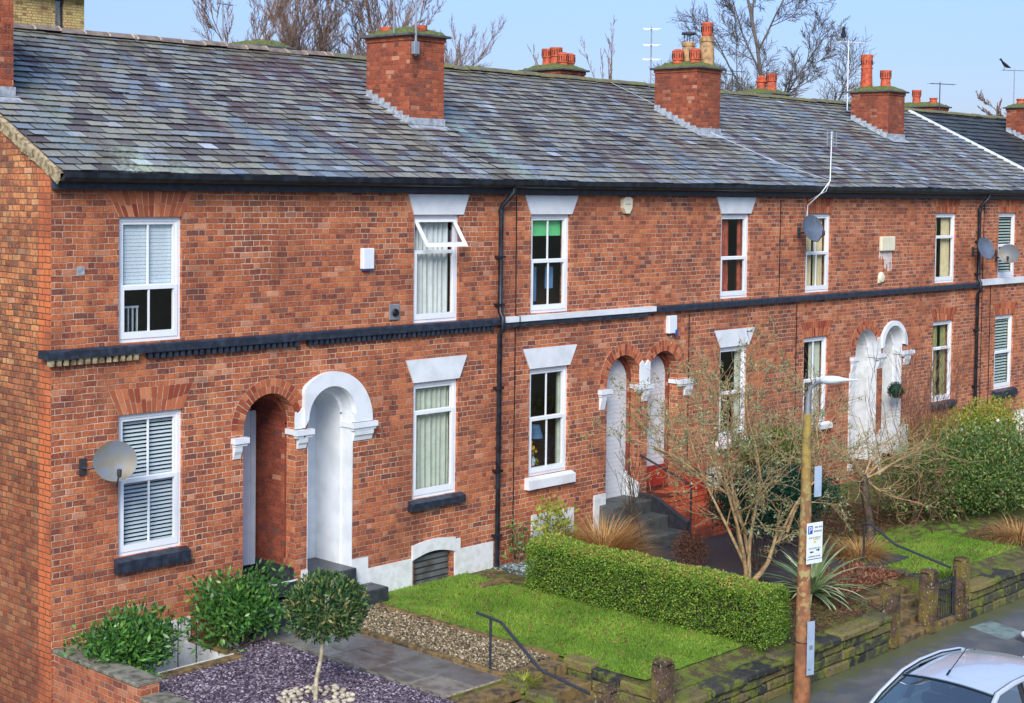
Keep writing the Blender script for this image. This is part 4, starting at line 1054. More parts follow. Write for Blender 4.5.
# purple slate garden
pb = MB().box(.3, .9, -6.0, -.02, -.03, -.012).box(.9, 2.1, -6.0, -1.24, -.03, -.012).box(2.1, 2.93, -6.0, -.5, -.03, -.012)
struct(part('purple_slate_bed', pb, 'purple_base'))
def chips(name, rects, dens, size, mat, label, z=0., thin=.25, excl=None):
    P = []
    for x0, x1, y0, y1 in rects:
        n = int((x1-x0)*(y1-y0)*dens); P.append(np.column_stack([rng.uniform(x0, x1, n), rng.uniform(y0, y1, n), np.full(n, z)+rng.uniform(0, .012, n)]))
    P = np.concatenate(P); n = len(P)
    a = rng.uniform(0, 2*np.pi, n); s = size*rng.uniform(.5, 1.3, n)
    t = np.stack([np.cos(a), np.sin(a), rng.normal(0, .25, n)], 1)*s[:, None]
    b = np.stack([-np.sin(a), np.cos(a), rng.normal(0, .25, n)], 1)*(s*rng.uniform(.4, .9, n))[:, None]
    up = np.array([0, 0, 1.])*(size*thin*rng.uniform(.6, 1.6, n))[:, None]
    V = np.stack([P-t-b, P+t-b, P+t+b, P-t+b, P-t*.7-b*.7+up, P+t*.6-b*.8+up, P+t*.8+b*.7+up, P-t*.7+b*.6+up], 1).reshape(-1, 3)
    o = np.arange(n)[:, None, None]*8
    F = (np.array([[4, 5, 6, 7], [0, 1, 5, 4], [1, 2, 6, 5], [2, 3, 7, 6], [3, 0, 4, 7]])[None]+o).reshape(-1, 4)
    ob = npmesh(name, V, F, np.repeat(rng.random(n), 5), mat)
    tag(ob, label, None, kind='stuff'); return ob
o = chips('slate_chippings', [(.32, .9, -4.6, -.05), (.9, 2.1, -4.6, -1.26), (2.1, 2.92, -4.6, -.5)], 1500, .018, 'purple', 'purple slate chippings covering the leftmost front garden', -.012)
o['category'] = 'chippings'
# flagged path of house 1 with white edging
m = MB(); y = -.45; k = 0
while y > -4.2:
    L = .78; yb = max(y-L, -4.28)
    sp = (3.0, 3.52, 4.03) if k % 2 == 0 else (3.0, 3.3, 4.03)
    for a, b in zip(sp[:-1], sp[1:]): m.bbox(a+.009, b-.009, yb+.009, y-.009, -.04, .0+random.uniform(-.003, .003), .009)
    y = yb; k += 1
struct(part('path', m, 'flag'))
struct(part('path_bed', MB().box(2.94, 4.05, -4.28, -.42, -.03, -.012), 'mortar'))
struct(part('path_edging', MB().box(2.935, 2.96, -4.32, -.5, -.03, .015), 'coping'))
m = MB().bbox(2.95, 4.05, -4.62, -4.29, -.2, -.06, .01).bbox(2.95, 4.05, -5.0, -4.62, -.4, -.22, .01).bbox(2.95, 4.05, -5.4, -5.0, -.6, -.4, .01)
struct(part('path_steps', m, 'sand'))
m = MB()
for k in range(7): m.rock(4.05, 4.15, -.55-k*.53-.52, -.55-k*.53, -.1, .035, .006, .012, 1)
for k in range(8): m.rock(5.16, 5.27, -.5-k*.46-.45, -.5-k*.46, -.1, .03, .008, .015, 1)
struct(part('path_kerb_stones', m, 'sand'))
struct(part('pebble_path', MB().box(4.15, 5.17, -4.08, -.45, -.03, -.006), 'gravel_base'))
chips('pebbles', [(4.16, 5.16, -4.06, -.47)], 1500, .017, 'gravel', 'brown and cream pebbles set in the path to the white doorway', -.01, .8)['category'] = 'pebbles'
m = MB().bbox(4.05, 5.15, -4.42, -4.08, -.2, -.02, .015).bbox(4.05, 5.15, -4.85, -4.42, -.35, -.17, .015).bbox(4.05, 5.15, -5.3, -4.85, -.5, -.33, .015).bbox(4.05, 5.15, -5.75, -5.3, -.65, -.47, .015)
struct(part('garden_steps', m, 'sand'))

# lawns
def lawn(x0, x1, y0, y1, z, nm, label, dens=2600, holes=None):
    flat(nm, x0, x1, y0, y1, z, 'lawn', nx=20, ny=30, wob=.008)
    n = int((x1-x0)*(y1-y0)*dens)
    P = np.column_stack([rng.uniform(x0, x1, n), rng.uniform(y0, y1, n), np.full(n, z-.006)])
    if holes is not None: P = P[~holes(P)]; n = len(P)
    patch = np.sin(P[:, 0]*3.1+P[:, 1]*1.7)+np.sin(P[:, 1]*4.3-P[:, 0]*2.)+np.sin(P[:, 0]*9+1)*.5
    a = rng.uniform(0, 2*np.pi, n); s = np.stack([np.cos(a), np.sin(a), 0*a], 1)*.006
    h = rng.uniform(.02, .05, n); lean = rng.normal(0, .018, (n, 3)); lean[:, 2] = h
    V = np.stack([P-s, P+s, P+lean], 1).reshape(-1, 3); F = np.arange(3*n).reshape(n, 3)
    o = npmesh('grass', V, F, np.clip(rng.normal(.45, .2, n)+patch*.13, 0, 1), 'grassm')
    tag(o, label, 'grass', kind='stuff')
lawn(5.27, 7.6, -5.66, -.04, .0, 'lawn', 'short green grass of the lawn beside the clipped hedge', 3600,
     lambda P: ((P[:, 1] > -1.1+.3*np.sin(P[:, 0]*4)) & (rng.random(len(P)) < .7)) | ((np.sin(P[:, 0]*6.3+P[:, 1]*2)+np.sin(P[:, 1]*5.1-P[:, 0]*3.3) > 1.45) & (rng.random(len(P)) < .6)) | ((P[:, 1] < -5.5) & (rng.random(len(P)) < .5)))
lawn(12.95, 17.2, -5.66, -3.1, -.03, 'lawn', 'short grass of the small right-hand lawn before the big evergreen shrub', 3000, lambda P: (P[:, 1] > -3.1-.55*(P[:, 0]-12.9)*.25-.5+.2*np.sin(P[:, 0]*4)) & (rng.random(len(P)) < .9) | (P[:, 0] > 16.4) & (P[:, 1] > -5.3))
m = MB().bbox(7.1, 7.75, -.95, -.7, -.02, .02, .01); struct(part('stepping_stone', m, 'sand'))
# far gardens
struct(part('slate_bed', MB().box(8.2, 10.75, -3.2, -.05, -.03, -.008), 'slate_base'))
chips('slate_chippings', [(8.3, 10.75, -3.1, -.1)], 500, .022, 'slatechip', 'pale grey slate chippings between the hedge and the black path', -.008)['category'] = 'chippings'
struct(part('path', MB().box(10.76, 14.0, -4.6, -.05, -.029, .004), 'asphalt'))
m = MB()
for k in range(5): m.bbox(10.9, 12.84, -4.95-k*.3, -4.62-k*.3, -.4-.1*k, -.07-.11*k, .02)
struct(part('gateway_steps', m, 'sand'))
def litter(name, rects, dens, L, mat, label, z, up=.3):
    P = []
    for x0, x1, y0, y1 in rects:
        n = int((x1-x0)*(y1-y0)*dens); P.append(np.column_stack([rng.uniform(x0, x1, n), rng.uniform(y0, y1, n), z+rng.uniform(0, .03, n)]))
    P = np.concatenate(P); A = rng.normal(size=P.shape); A[:, 2] = np.abs(A[:, 2])*up; A = unit(A)
    o = leaves(name, P, A, L*rng.uniform(.5, 1.4, len(P)), .25, mat, None); tag(o, label, 'leaf litter', kind='stuff')
litter('leaf_litter', [(10.9, 12.8, -5.2, -4.2)], 1500, .09, 'redbrown', 'red-brown fallen needles heaped beside the gate steps', -.02, .8)
litter('leaf_litter', [(5.3, 8.3, -1.0, -.05), (5.4, 7.5, -5.7, -5.2), (5.2, 7.5, -5.0, -1.0)], 70, .06, 'redbrown', 'brown fallen leaves along the lawn edges', .01)
litter('leaf_litter', [(13.2, 17.5, -3.3, -1.2), (16.2, 18.5, -5.8, -4.4), (8.4, 10.8, -6., -4.3)], 700, .07, 'browntwig', 'dead twigs and leaves under the big evergreen shrub', -.02)

# ------------------------------------------------------------------ garden walls and posts
t = thing('brick_garden_wall', (.0, 0, -.8), 'low brick garden wall with stone coping at the bottom left corner', 'wall')
part('wall', MB().box(.03, .3, -2.02, -.004, -.8, .245).box(.03, .3, -6.1, -2.02, -.8, .09), 'brick', t)
m = MB()
for k in range(3): m.bbox(.0, .36, -.02-(k+1)*.66, -.02-k*.66-.008, .245, .295, .012)
part('coping', m, 'coping', t)
m = MB()
for k in range(6): m.bbox(.0, .37, -2.03-(k+1)*.7, -2.03-k*.7-.008, .09, .14, .012)
part('coping', m, 'coping', t)

def stone_wall(x0, x1, z0, zt0, zt1, label, y0=-6.2, y1=-5.95, cope=True):
    t = thing('stone_garden_wall', (x0, (y0+y1)/2, z0), label, 'wall', 'mossy stone front walls')
    m = MB(); zc = lambda x: zt0+(zt1-zt0)*(x-x0)/(x1-x0)
    z = z0; row = 0; rows = 3
    for row in range(rows):
        x = x0
        while x < x1-.02:
            w = min(random.uniform(.32, .62), x1-x)
            if x1-x-w < .15: w = x1-x
            zt = zc(x+w/2)-.1; a = z0+(zt-z0)*row/rows; b = z0+(zt-z0)*(row+1)/rows
            m.rock(x+.008, x+w-.008, y0+random.uniform(-.02, .015), y1, a+.006, b-.006, .008, .022, 2); x += w
    part('stone_courses', m, 'stoneblock', t)
    if cope:
        m = MB(); x = x0
        while x < x1-.02:
            w = min(random.uniform(.7, 1.1), x1-x)
            m.rock(x+.006, x+w-.006, y0-.05, y1+.04, zc(x)-.11, zc(x+w/2)-.0, .01, .03, 2); x += w
        part('coping', m, 'stoneblock', t)
    part('core', MB().box(x0+.03, x1-.03, y0+.05, y1-.02, z0, min(zt0, zt1)-.06), 'soil', t)
    return t
stone_wall(5.25, 10.58, PZ-.02, -.17, -.03, 'mossy stone front wall below the lawn and hedge, behind the timber pole')
stone_wall(13.15, 30., PZ-.02, -.08, .05, 'mossy stone front wall at the right of the iron gate')
def side_wall(x0, x1, y0, y1, za, zb, label, nm='stone_step_wall'):
    t = thing(nm, ((x0+x1)/2, (y0+y1)/2, -.6), label, 'wall', 'stone walls beside garden steps'); m = MB(); y = y1
    while y > y0+.05:
        w = min(random.uniform(.4, .6), y-y0); f = (y1-y)/(y1-y0); z = za+(zb-za)*f
        m.rock(x0, x1, y-w+.008, y-.008, z-.14, z, .01, .025, 2); m.rock(x0+.02, x1-.02, y-w+.01, y-.01, z-.33, z-.15, .008, .02, 1); m.rock(x0+.02, x1-.02, y-w+.01, y-.01, -.66, z-.34, .008, .02, 1); y -= w
    part('stones', m, 'stoneblock', t); return t
side_wall(5.16, 5.42, -5.95, -4.3, .04, -.12, 'mossy stone wall stepping down between pebble path steps and lawn')
side_wall(4.0, 4.16, -5.95, -4.25, .0, -.25, 'mossy stone kerb beside the handrail post at the bottom edge')
side_wall(12.86, 13.1, -5.95, -4.3, .03, -.02, 'mossy stone wall between the small right-hand lawn and gate steps')
def gatepost(x0, x1, label, zt=.4, w=.22, y0=-6.2):
    t = thing('gatepost', ((x0+x1)/2, y0+w/2, PZ), label, 'gatepost', 'old stone gateposts')
    bm = bmesh.new(); bmesh.ops.create_cube(bm, size=1)
    for v in bm.verts: v.co = Vector(((x0+x1)/2+v.co.x*(x1-x0), y0+w/2+v.co.y*w, (PZ+zt)/2+v.co.z*(zt-PZ)))
    bmesh.ops.bevel(bm, geom=bm.edges[:], offset=.025, segments=2, affect='EDGES')
    top = [e for e in bm.edges if all(v.co.z > zt-.03 for v in e.verts)]
    bmesh.ops.bevel(bm, geom=top, offset=.03, segments=2, affect='EDGES')
    bmesh.ops.subdivide_edges(bm, edges=[e for e in bm.edges if e.calc_length() > .15], cuts=6, use_grid_fill=True)
    for v in bm.verts: v.co += Vector([random.uniform(-.007, .007) for _ in range(3)])
    m = MB(); m.frombm(bm, random.uniform(.2, .9)); part('post', m, 'post_stone', t, smooth=True); return t
s_ = NT('gatepost_stone'); x, y, z = s_.xyz()
c_ = s_.mix(s_.step(s_.noise(7., 4), .4, .62), srgb(96, 78, 64), srgb(62, 54, 46))
c_ = s_.mix(s_.math('MULTIPLY', s_.step(s_.noise(3.5, 4), .46, .6), .7), c_, srgb(126, 112, 56))
c_ = s_.mix(s_.math('MULTIPLY', s_.step(s_.noise(26, 3), .62, .68), .8), c_, srgb(176, 174, 160))
s_.bsdf(c_, .95, 0, s_.bump(s_.noise(30, 5), 1., .02), .15); M['post_stone'] = s_.m
gatepost(4.95, 5.2, 'squat dark red-brown gatepost at the lawn corner by the bottom edge')
gatepost(3.84, 4.12, 'cut-off stone gatepost at the end of the sloping handrail', .3, .28)
gatepost(10.67, 10.89, 'yellow-green mossy gatepost left of the open gateway', .4)
gatepost(11.84, 12.08, 'gatepost in the middle, between open gateway and iron gate', .38, .24)
gatepost(12.92, 13.13, 'gatepost right of the iron gate, with a hinge on it', .4, .22)
part_ = None
t = thing('iron_gate', (12.44, -6.05, PZ), 'low black iron gate with upright bars between stone gateposts', 'gate')
m = MB()
for k in range(11): x = 12.11+k*.08; m.tube([(x, -6.05, -.5), (x, -6.05, .12+.03*math.sin(k*math.pi/10))], .009, 5)
part('bars', m, 'iron', t)
m = MB(); [m.tube([(12.07, -6.05, z), (12.92, -6.05, z)], .014, 6) for z in (-.5, -.1, .1)]; m.tube([(12.08, -6.05, -.52), (12.08, -6.05, .16)], .015, 6).tube([(12.9, -6.05, -.52), (12.9, -6.05, .22)], .015, 6)
part('frame', m, 'iron', t)
m = MB()
for k in range(5):
    cx_ = 12.16+k*.14; m.tube([(cx_+.05*math.cos(a), -6.05, .05+.04*math.sin(a)) for a in np.linspace(0, 2*math.pi, 11)], .006, 4)
part('scrolls', m, 'iron', t)

def handrail(pts, posts, label, r=.021, loc=None):
    t = thing('handrail', loc or posts[0], label, 'handrail', 'black iron handrails')
    part('rail', MB().tube(pts, r, 8), 'iron', t, smooth=True)
    for x, y, z0, z1 in posts_of(posts): part('post', MB().tube([(x, y, z0), (x, y, z1)], r*.8, 8), 'iron', t, smooth=True)
    return t
def posts_of(p): return p
def rail(pts, posts, label, r=.021):
    t = thing('handrail', posts[0][:3], label, 'handrail', 'black iron handrails')
    part('rail', MB().tube(pts, r, 8), 'iron', t, smooth=True)
    for x, y, z0, z1 in posts: part('post', MB().tube([(x, y, z0), (x, y, z1)], r*.85, 8), 'iron', t, smooth=True)
M['iron2'] = None
rail([(4.1, -3.72, .73), (4.1, -3.97, .71), (4.1, -4.17, .69), (4.1, -4.87, .22), (4.1, -5.9, .08)], [(4.1, -3.98, -.05, .71)], 'blue-black handrail bending down beside the pebble path')
rail([(12.9, -4.3, .7), (12.9, -4.47, .72), (12.9, -4.95, .45), (12.9, -5.97, .24)], [(12.9, -4.35, -.05, .7)], 'black handrail sloping down to the iron gate')
rail([(12.2, -.0, 1.42), (12.18, -.55, 1.25), (12.12, -1.25, 1.03)], [(12.12, -1.25, 0, 1.06)], 'slim black handrail between the black and red doorsteps')
rail([(12.6, -.02, 1.5), (12.8, -1.0, 1.15), (13.0, -1.1, 1.08), (13.06, -1.15, .98)], [(12.86, -1.2, 0, 1.14)], 'slim black handrail crossing in front of the red steps')

# light well with white sides and its railing
t = thing('light_well', (1.5, -.6, -.7), 'sunken white-painted light well under the leftmost ground floor window', 'light well')
m = MB().box(.9, .94, -1.12, -.0, -.75, -.02).box(2.06, 2.1, -1.12, -.0, -.75, -.02).box(.94, 2.06, -1.12, -1.09, -.75, -.02).box(.94, 2.06, -1.09, .0, -.76, -.73).box(.85, 2.15, -.02, -.004, -.75, .32)
part('white_wall', m, 'white_old', t)
part('kerb', MB().bbox(.84, 2.16, -1.24, -1.1, -.1, .03, .012).bbox(2.08, 2.2, -1.1, -.05, -.1, .03, .012), 'sand', t)
part('sill_line', MB().box(.9, 2.1, -1.1, -1.085, .0, .035), 'white_old', t)
t = thing('well_railing', (1.5, -1.0, 0), 'black bars with hooped tops guarding the white light well', 'railing')
m = MB()
for k in range(10): x = 1.0+k*.12; m.tube([(x, -1.06, -.7), (x, -1.06, .02)], .007, 5)
part('bars', m, 'iron', t)
m = MB()
for x in (.55, .95, 1.35, 1.75, 2.05):
    m.tube([(x, -.3, -.6), (x, -.3, .38)]+[(x+.055-.055*math.cos(a), -.3, .38+.055*math.sin(a)) for a in np.linspace(0, math.pi, 7)]+[(x+.11, -.3, .3)], .008, 5)
part('hoops', m, 'iron', t)
part('rail', MB().tube([(.5, -.3, .22), (2.2, -.3, .22)], .009, 6).tube([(2.2, -.3, .22), (2.2, -1.0, .22)], .009, 6), 'iron', t)

# pebbles round the little tree: one pebble, copied
first = None
for k in range(64):
    a = k*2.399; r = .14+.33*math.sqrt(k/64)
    if first is None:
        m = MB(); m.sphere((0, 0, 0), (.045, .034, .026), 10, 6, .1); o = part('pebble', m, 'pebble', smooth=True); first = o
    else: o = first.copy(); COL.objects.link(o)
    o.location = (1.75+r*math.cos(a), -3.25+r*math.sin(a), .014+.012*(k % 3 == 0)); o.rotation_euler = (random.uniform(-.3, .3), random.uniform(-.3, .3), random.uniform(0, 6))
    s = random.uniform(.75, 1.25); o.scale = (s, s, s)
    tag(o, 'pale rounded pebble in the ring around the clipped ball tree', 'pebble', 'pebbles round the ball tree')

# ------------------------------------------------------------------ timber pole, lamp, signs
t = thing('lamp_post', (7.63, -6.52, PZ), 'brown timber pole with blotched bark-like stain carrying a white street lamp', 'lamp post')
pts = [(7.63+.006*math.sin(i), -6.52, PZ-.02+(3.37-PZ)*i/12) for i in range(13)]
part('pole', MB().tube(pts, [.12-.0052*i for i in range(13)], 16), 'pole', t, smooth=True)
part('bracket', MB().tube([(7.62, -6.53, 3.2), (7.62, -6.54, 3.62), (7.62, -6.58, 3.72), (7.62, -6.68, 3.79), (7.62, -6.8, 3.82)], [.045, .035, .026, .026, .03], 10), 'metal', t, smooth=True)
bm = bmesh.new(); m = MB(); prof = [(-6.74, .03, .035), (-6.8, .055, .06), (-6.9, .075, .06), (-7.0, .07, .05), (-7.06, .05, .035), (-7.15, .035, .02), (-7.3, .02, .012)]
V = []; F = []
for y, w, hh in prof:
    for j in range(10):
        a = 2*math.pi*j/10; V.append((7.62+w*math.cos(a), y, 3.83+(-6.74-y)*.09+hh*math.sin(a)))
for i in range(len(prof)-1):
    for j in range(10): F.append((i*10+j, i*10+(j+1) % 10, (i+1)*10+(j+1) % 10, (i+1)*10+j))
F += [tuple(range(10)), tuple(range(60, 70))]
m.add(V, F); part('lamp_head', m, 'signwhite', t, smooth=True)
part('band', MB().tube([(7.63+.118*math.cos(a), -6.52+.118*math.sin(a), .22+.005*math.sin(a)) for a in np.linspace(0, 2*math.pi, 19)], .006, 4), 'trim', t)
M['plategrey'] = simple('plate_grey', (158, 176, 196), .5, .15)
# signs face the road and stand just right of the pole
def plate(name, cx, cz, w, h, y, rz, label, cat):
    t = thing(name, (cx, y, cz), label, cat, rz=rz)
    part('plate', MB().bbox(-w/2, w/2, -.004, .004, -h/2, h/2, .003), 'signwhite' if name == 'parking_sign' else 'plategrey', t, local=True); return t
t = plate('parking_sign', 7.62, 1.6, .3, .56, -6.68, R(-12), 'white parking sign with blue P and small arrows on the timber pole', 'sign')
def text(s, x, z, size, mat, parent, ax='LEFT', name='lettering'):
    cu = bpy.data.curves.new(name, 'FONT'); cu.body = s; cu.size = size; cu.align_x = ax; cu.extrude = .0008
    tmp = bpy.data.objects.new('tmp', cu); COL.objects.link(tmp); dg = bpy.context.evaluated_depsgraph_get()
    me = bpy.data.meshes.new_from_object(tmp.evaluated_get(dg)); bpy.data.objects.remove(tmp)
    me.transform(Matrix.Translation((x, -.0062, z)) @ Matrix.Rotation(R(90), 4, 'X')); me.materials.clear(); me.materials.append(M[mat])
    o = bpy.data.objects.new(name, me); COL.objects.link(o); o.parent = parent; return o
part('blue_square', MB().box(-.13, -.045, -.0055, -.004, .13, .24), 'signblue', t, local=True)
text('P', -.118, .145, .12, 'signwhite', t)
m = MB()
for z, a, b in ((.215, .0, .05), (.215, .075, .12), (.16, -.02, .12)):
    x = a
    while x < b: m.box(x, x+.016, -.0055, -.004, z-.012, z+.012); x += .022
x = -.11
for z in (.075, -.07, -.18):
    x = -.11
    while x < .11: m.box(x, x+.015, -.0055, -.004, z-.01, z+.01); x += random.uniform(.019, .03)
part('small_print', m, 'signgrey', t, local=True)
part('yellow_print', MB().box(-.03, .09, -.0055, -.004, .04, .06).box(-.02, .02, -.0055, -.004, .0, .03), 'signyellow', t, local=True)
m = MB().poly([(-.09, -.12), (-.06, -.1), (-.06, -.112), (-.02, -.112), (-.02, -.128), (-.06, -.128), (-.06, -.14)], -.0057, -.004).poly([(.1, -.1), (.07, -.08), (.07, -.092), (.03, -.092), (.03, -.108), (.07, -.108), (.07, -.12)], -.0057, -.004)
part('arrow', m, 'trim', t, local=True)
part('rule', MB().box(-.14, .14, -.0055, -.004, -.222, -.214), 'trim', t, local=True)
part('bracket', MB().box(-.14, .0, .004, .05, .18, .2).box(-.14, .0, .004, .05, -.2, -.18), 'metal', t, local=True)
t = plate('notice_plate', 7.58, .16, .13, .74, -6.68, R(-16), 'narrow pale grey-blue notice plate low on the timber pole', 'sign')
part('small_print', MB().box(-.03, .03, -.0055, -.004, -.02, .04).box(-.04, .0, -.0055, -.004, -.3, -.28), 'signgrey', t, local=True)
t = plate('notice_plate', 7.74, 2.42, .12, .42, -6.64, R(-20), 'small pale plate high on the timber pole, above the parking sign', 'sign')

# ------------------------------------------------------------------ cars
def make_car(loc, paint, label):
    t = thing('parked_car', loc, label, 'car', 'cars parked at the kerb')
    # lower body: stations along x with half width, sill, waist heights
    st = [(-2.0, .55, .35, .55), (-1.95, .68, .25, .68), (-1.8, .78, .2, .78), (-1.5, .83, .2, .86), (-1.15, .85, .2, .93), (-.6, .86, .2, .95), (.3, .86, .2, .96), (1.1, .86, .2, .97), (1.6, .84, .22, .98), (1.88, .78, .28, .95), (1.98, .7, .36, .8), (2.0, .6, .4, .6)]
    V = []; F = []; n = 14
    for x, hw, zs, zw in st:
        prof = [(-hw*.9, zs), (-hw, zs+.12), (-hw*1.01, (zs+zw)/2), (-hw*.985, zw-.06), (-hw*.93, zw), (-hw*.6, zw+.03), (-hw*.2, zw+.045), (hw*.2, zw+.045), (hw*.6, zw+.03), (hw*.93, zw), (hw*.985, zw-.06), (hw*1.01, (zs+zw)/2), (hw, zs+.12), (hw*.9, zs)]
        V += [(x, a, b) for a, b in prof]
    for i in range(len(st)-1):
        for j in range(n): F.append((i*n+j, i*n+(j+1) % n, (i+1)*n+(j+1) % n, (i+1)*n+j))
    F += [tuple(range(n)), tuple(range((len(st)-1)*n, len(st)*n))]
    # drop the top between windscreen and tail so the cabin is open
    F = [f for f in F if not (len(f) == 4 and all(abs(V[i][1]) < .8 and V[i][2] > .9 and -1.2 < V[i][0] < 1.2 for i in f) and max(abs(V[i][1]) for i in f) < .7)]
    part('body', MB().add(V, F), paint, t, local=True, smooth=True)
    def roofpt(u, v):   # u along, v across -1..1
        x = -.28+u*1.72; z = 1.475-.05*(2*u-.85)**2-.045*v*v-.05*max(0, u-.75)*2; return (x, v*(.565-.02*abs(2*u-1)), z)
    V = []; F = []; nu, nv = 14, 12
    for k in range(2):
        for i in range(nu+1):
            for j in range(nv+1):
                x, y, z = roofpt(i/nu, -1+2*j/nv); V.append((x, y, z-k*.03))
    q = (nu+1)*(nv+1)
    for i in range(nu):
        for j in range(nv):
            a = i*(nv+1)+j; F += [(a, a+1, a+nv+2, a+nv+1), (q+a, q+a+nv+1, q+a+nv+2, q+a+1)]
    part('roof', MB().add(V, F), paint, t, local=True, smooth=True)
    for sgn in (-1, 1):
        pts = [(-1.12, sgn*.74, .95), (-.7, sgn*.665, 1.24), (-.3, sgn*.6, 1.43), (.1, sgn*.6, 1.468), (.6, sgn*.6, 1.462), (1.1, sgn*.6, 1.4), (1.44, sgn*.61, 1.3), (1.75, sgn*.68, .98)]
        part('side_rail', MB().tube(pts, [.03, .03, .032, .034, .034, .034, .04, .05], 8), paint, t, local=True, smooth=True)
        tr = [(x, y-sgn*.028, z+.012) for x, y, z in pts[:6]]; part('roof_gutter_trim', MB().tube(tr, .012, 6), 'trim', t, local=True)
        part('pillar', MB().tube([(.2, sgn*.8, .97), (.25, sgn*.6, 1.45)], .035, 6), 'trim', t, local=True)
        g = MB().add([(-1.0, sgn*.76, .97), (.17, sgn*.8, .97), (.22, sgn*.6, 1.45), (-.25, sgn*.6, 1.43), (-.7, sgn*.67, 1.22)], [(0, 1, 2, 3, 4)]); part('side_window', g, 'carglass', t, local=True)
        g = MB().add([(.23, sgn*.8, .97), (1.5, sgn*.74, .98), (1.3, sgn*.62, 1.34), (.28, sgn*.6, 1.45)], [(0, 1, 2, 3)]); part('side_window', g, 'carglass', t, local=True)
        mi = MB(); mi.sphere((-.88, sgn*.98, .98), (.07, .12, .08), 12, 8); mo = part('wing_mirror', mi, 'trim', t, local=True, smooth=True)
        part('mirror_arm', MB().tube([(-.86, sgn*.82, .95), (-.87, sgn*.92, .96)], .025, 6), 'trim', mo, local=True)
        c = MB(); c.sphere((-.9, sgn*1.0, .985), (.06, .09, .062), 10, 7); part('mirror_cap', c, paint, mo, local=True, smooth=True)
        hl = MB(); hl.sphere((-1.84, sgn*.56, .68), (.12, .17, .1), 12, 8); part('headlight', hl, 'signwhite', t, local=True, smooth=True)
        tl = MB(); tl.sphere((1.9, sgn*.62, .8), (.08, .12, .16), 10, 8); part('tail_light', tl, 'redpaint', t, local=True, smooth=True)
        for wx in (-1.28, 1.24):
            w = MB().lathe([(.2, -.09), (.29, -.09), (.31, -.05), (.31, .05), (.29, .09), (.2, .09)], (0, 0, 0), 28)
            w.v = [(wx+a, sgn*.78+c, .31+b) for a, b, c in w.v]; wo = part('wheel', w, 'tyre', t, local=True, smooth=True)
            rr_ = MB().lathe([(.03, .0), (.19, .0), (.2, .03)], (0, 0, 0), 20); rr_.v = [(wx+a, sgn*(.84+c*.5), .31+b) for a, b, c in rr_.v]; part('rim', rr_, 'metal', wo, local=True)
    ws = MB(); V = []; F = []
    for i in range(7):
        for j in range(9):
            u = i/6; v = -1+2*j/8; x = -1.2+u*.9+.07*v*v*(1-u)+.02*v*v; y = v*(.73-.15*u); z = .975+u*.48-.045*v*v*u; V.append((x, y, z+.03*math.sin(math.pi*u)))
    for i in range(6):
        for j in range(8): a = i*9+j; F.append((a, a+1, a+10, a+9))
    w = part('windscreen', MB().add(V, F), 'carglass', t, local=True, smooth=True)
    part('sunstrip', MB().tube([(-.33+.02*(v*v), v*.585, 1.44-.045*v*v) for v in np.linspace(-1, 1, 9)], .016, 6), 'trim', w, local=True)
    d = MB().lathe([(.035, 0), (.035, .004)], (0, 0, 0), 14); d.v = [(-.62+b*.1+a*.85, .38+b, 1.26+a*.45) for a, b, c in d.v]; part('disc_sticker', d, 'redcurtain', w, local=True)
    V = [(x, y, z) for x, y, z in [(1.42, -.58, 1.36), (1.42, .58, 1.36), (1.85, .66, .98), (1.85, -.66, .98)]]
    part('rear_window', MB().add(V, [(0, 1, 2, 3)]), 'carglass', t, local=True)
    part('wiper', MB().tube([(-1.2, -.3, 1.0), (-1.0, .1, 1.12), (-.95, .45, 1.13)], .009, 5), 'trim', t, local=True)
    part('aerial', MB().tube([(-.1, .12, 1.46), (.28, .08, 1.7)], .0055, 5).tube([(-.12, .12, 1.45), (-.05, .113, 1.5)], .013, 6), 'trim', t, local=True)
    m = MB()
    for sy in (-.36, .36):
        m.bbox(-.35, .15, sy-.22, sy+.22, .45, .62, .05).bbox(.1, .24, sy-.22, sy+.22, .55, 1.1, .05).bbox(.13, .22, sy-.12, sy+.12, 1.12, 1.28, .04)
    m.bbox(1.0, 1.15, -.6, .6, .5, 1.05, .05); m.box(-1.15, -.8, -.7, .7, .7, .96)
    part('seats', m, 'trim', t, local=True)
    part('floor', MB().box(-1.5, 1.7, -.75, .75, .22, .3), 'trim', t, local=True)
    part('bumper', MB().bbox(-2.04, -1.9, -.7, .7, .3, .52, .04).bbox(1.9, 2.04, -.7, .7, .3, .55, .04), paint, t, local=True)
    part('number_plate', MB().box(-2.05, -2.041, -.26, .26, .4, .5), 'signwhite', t, local=True)
    part('grille', MB().box(-2.02, -1.97, -.3, .3, .56, .62), 'trim', t, local=True)
    return t
make_car((6.33, -9.52, RZ), 'silver', 'silver-white hatchback seen from above at the bottom right corner')
make_car((10.97, -9.6, RZ), 'carwhite', 'second parked car behind the silver one, only its black wing mirror in view')
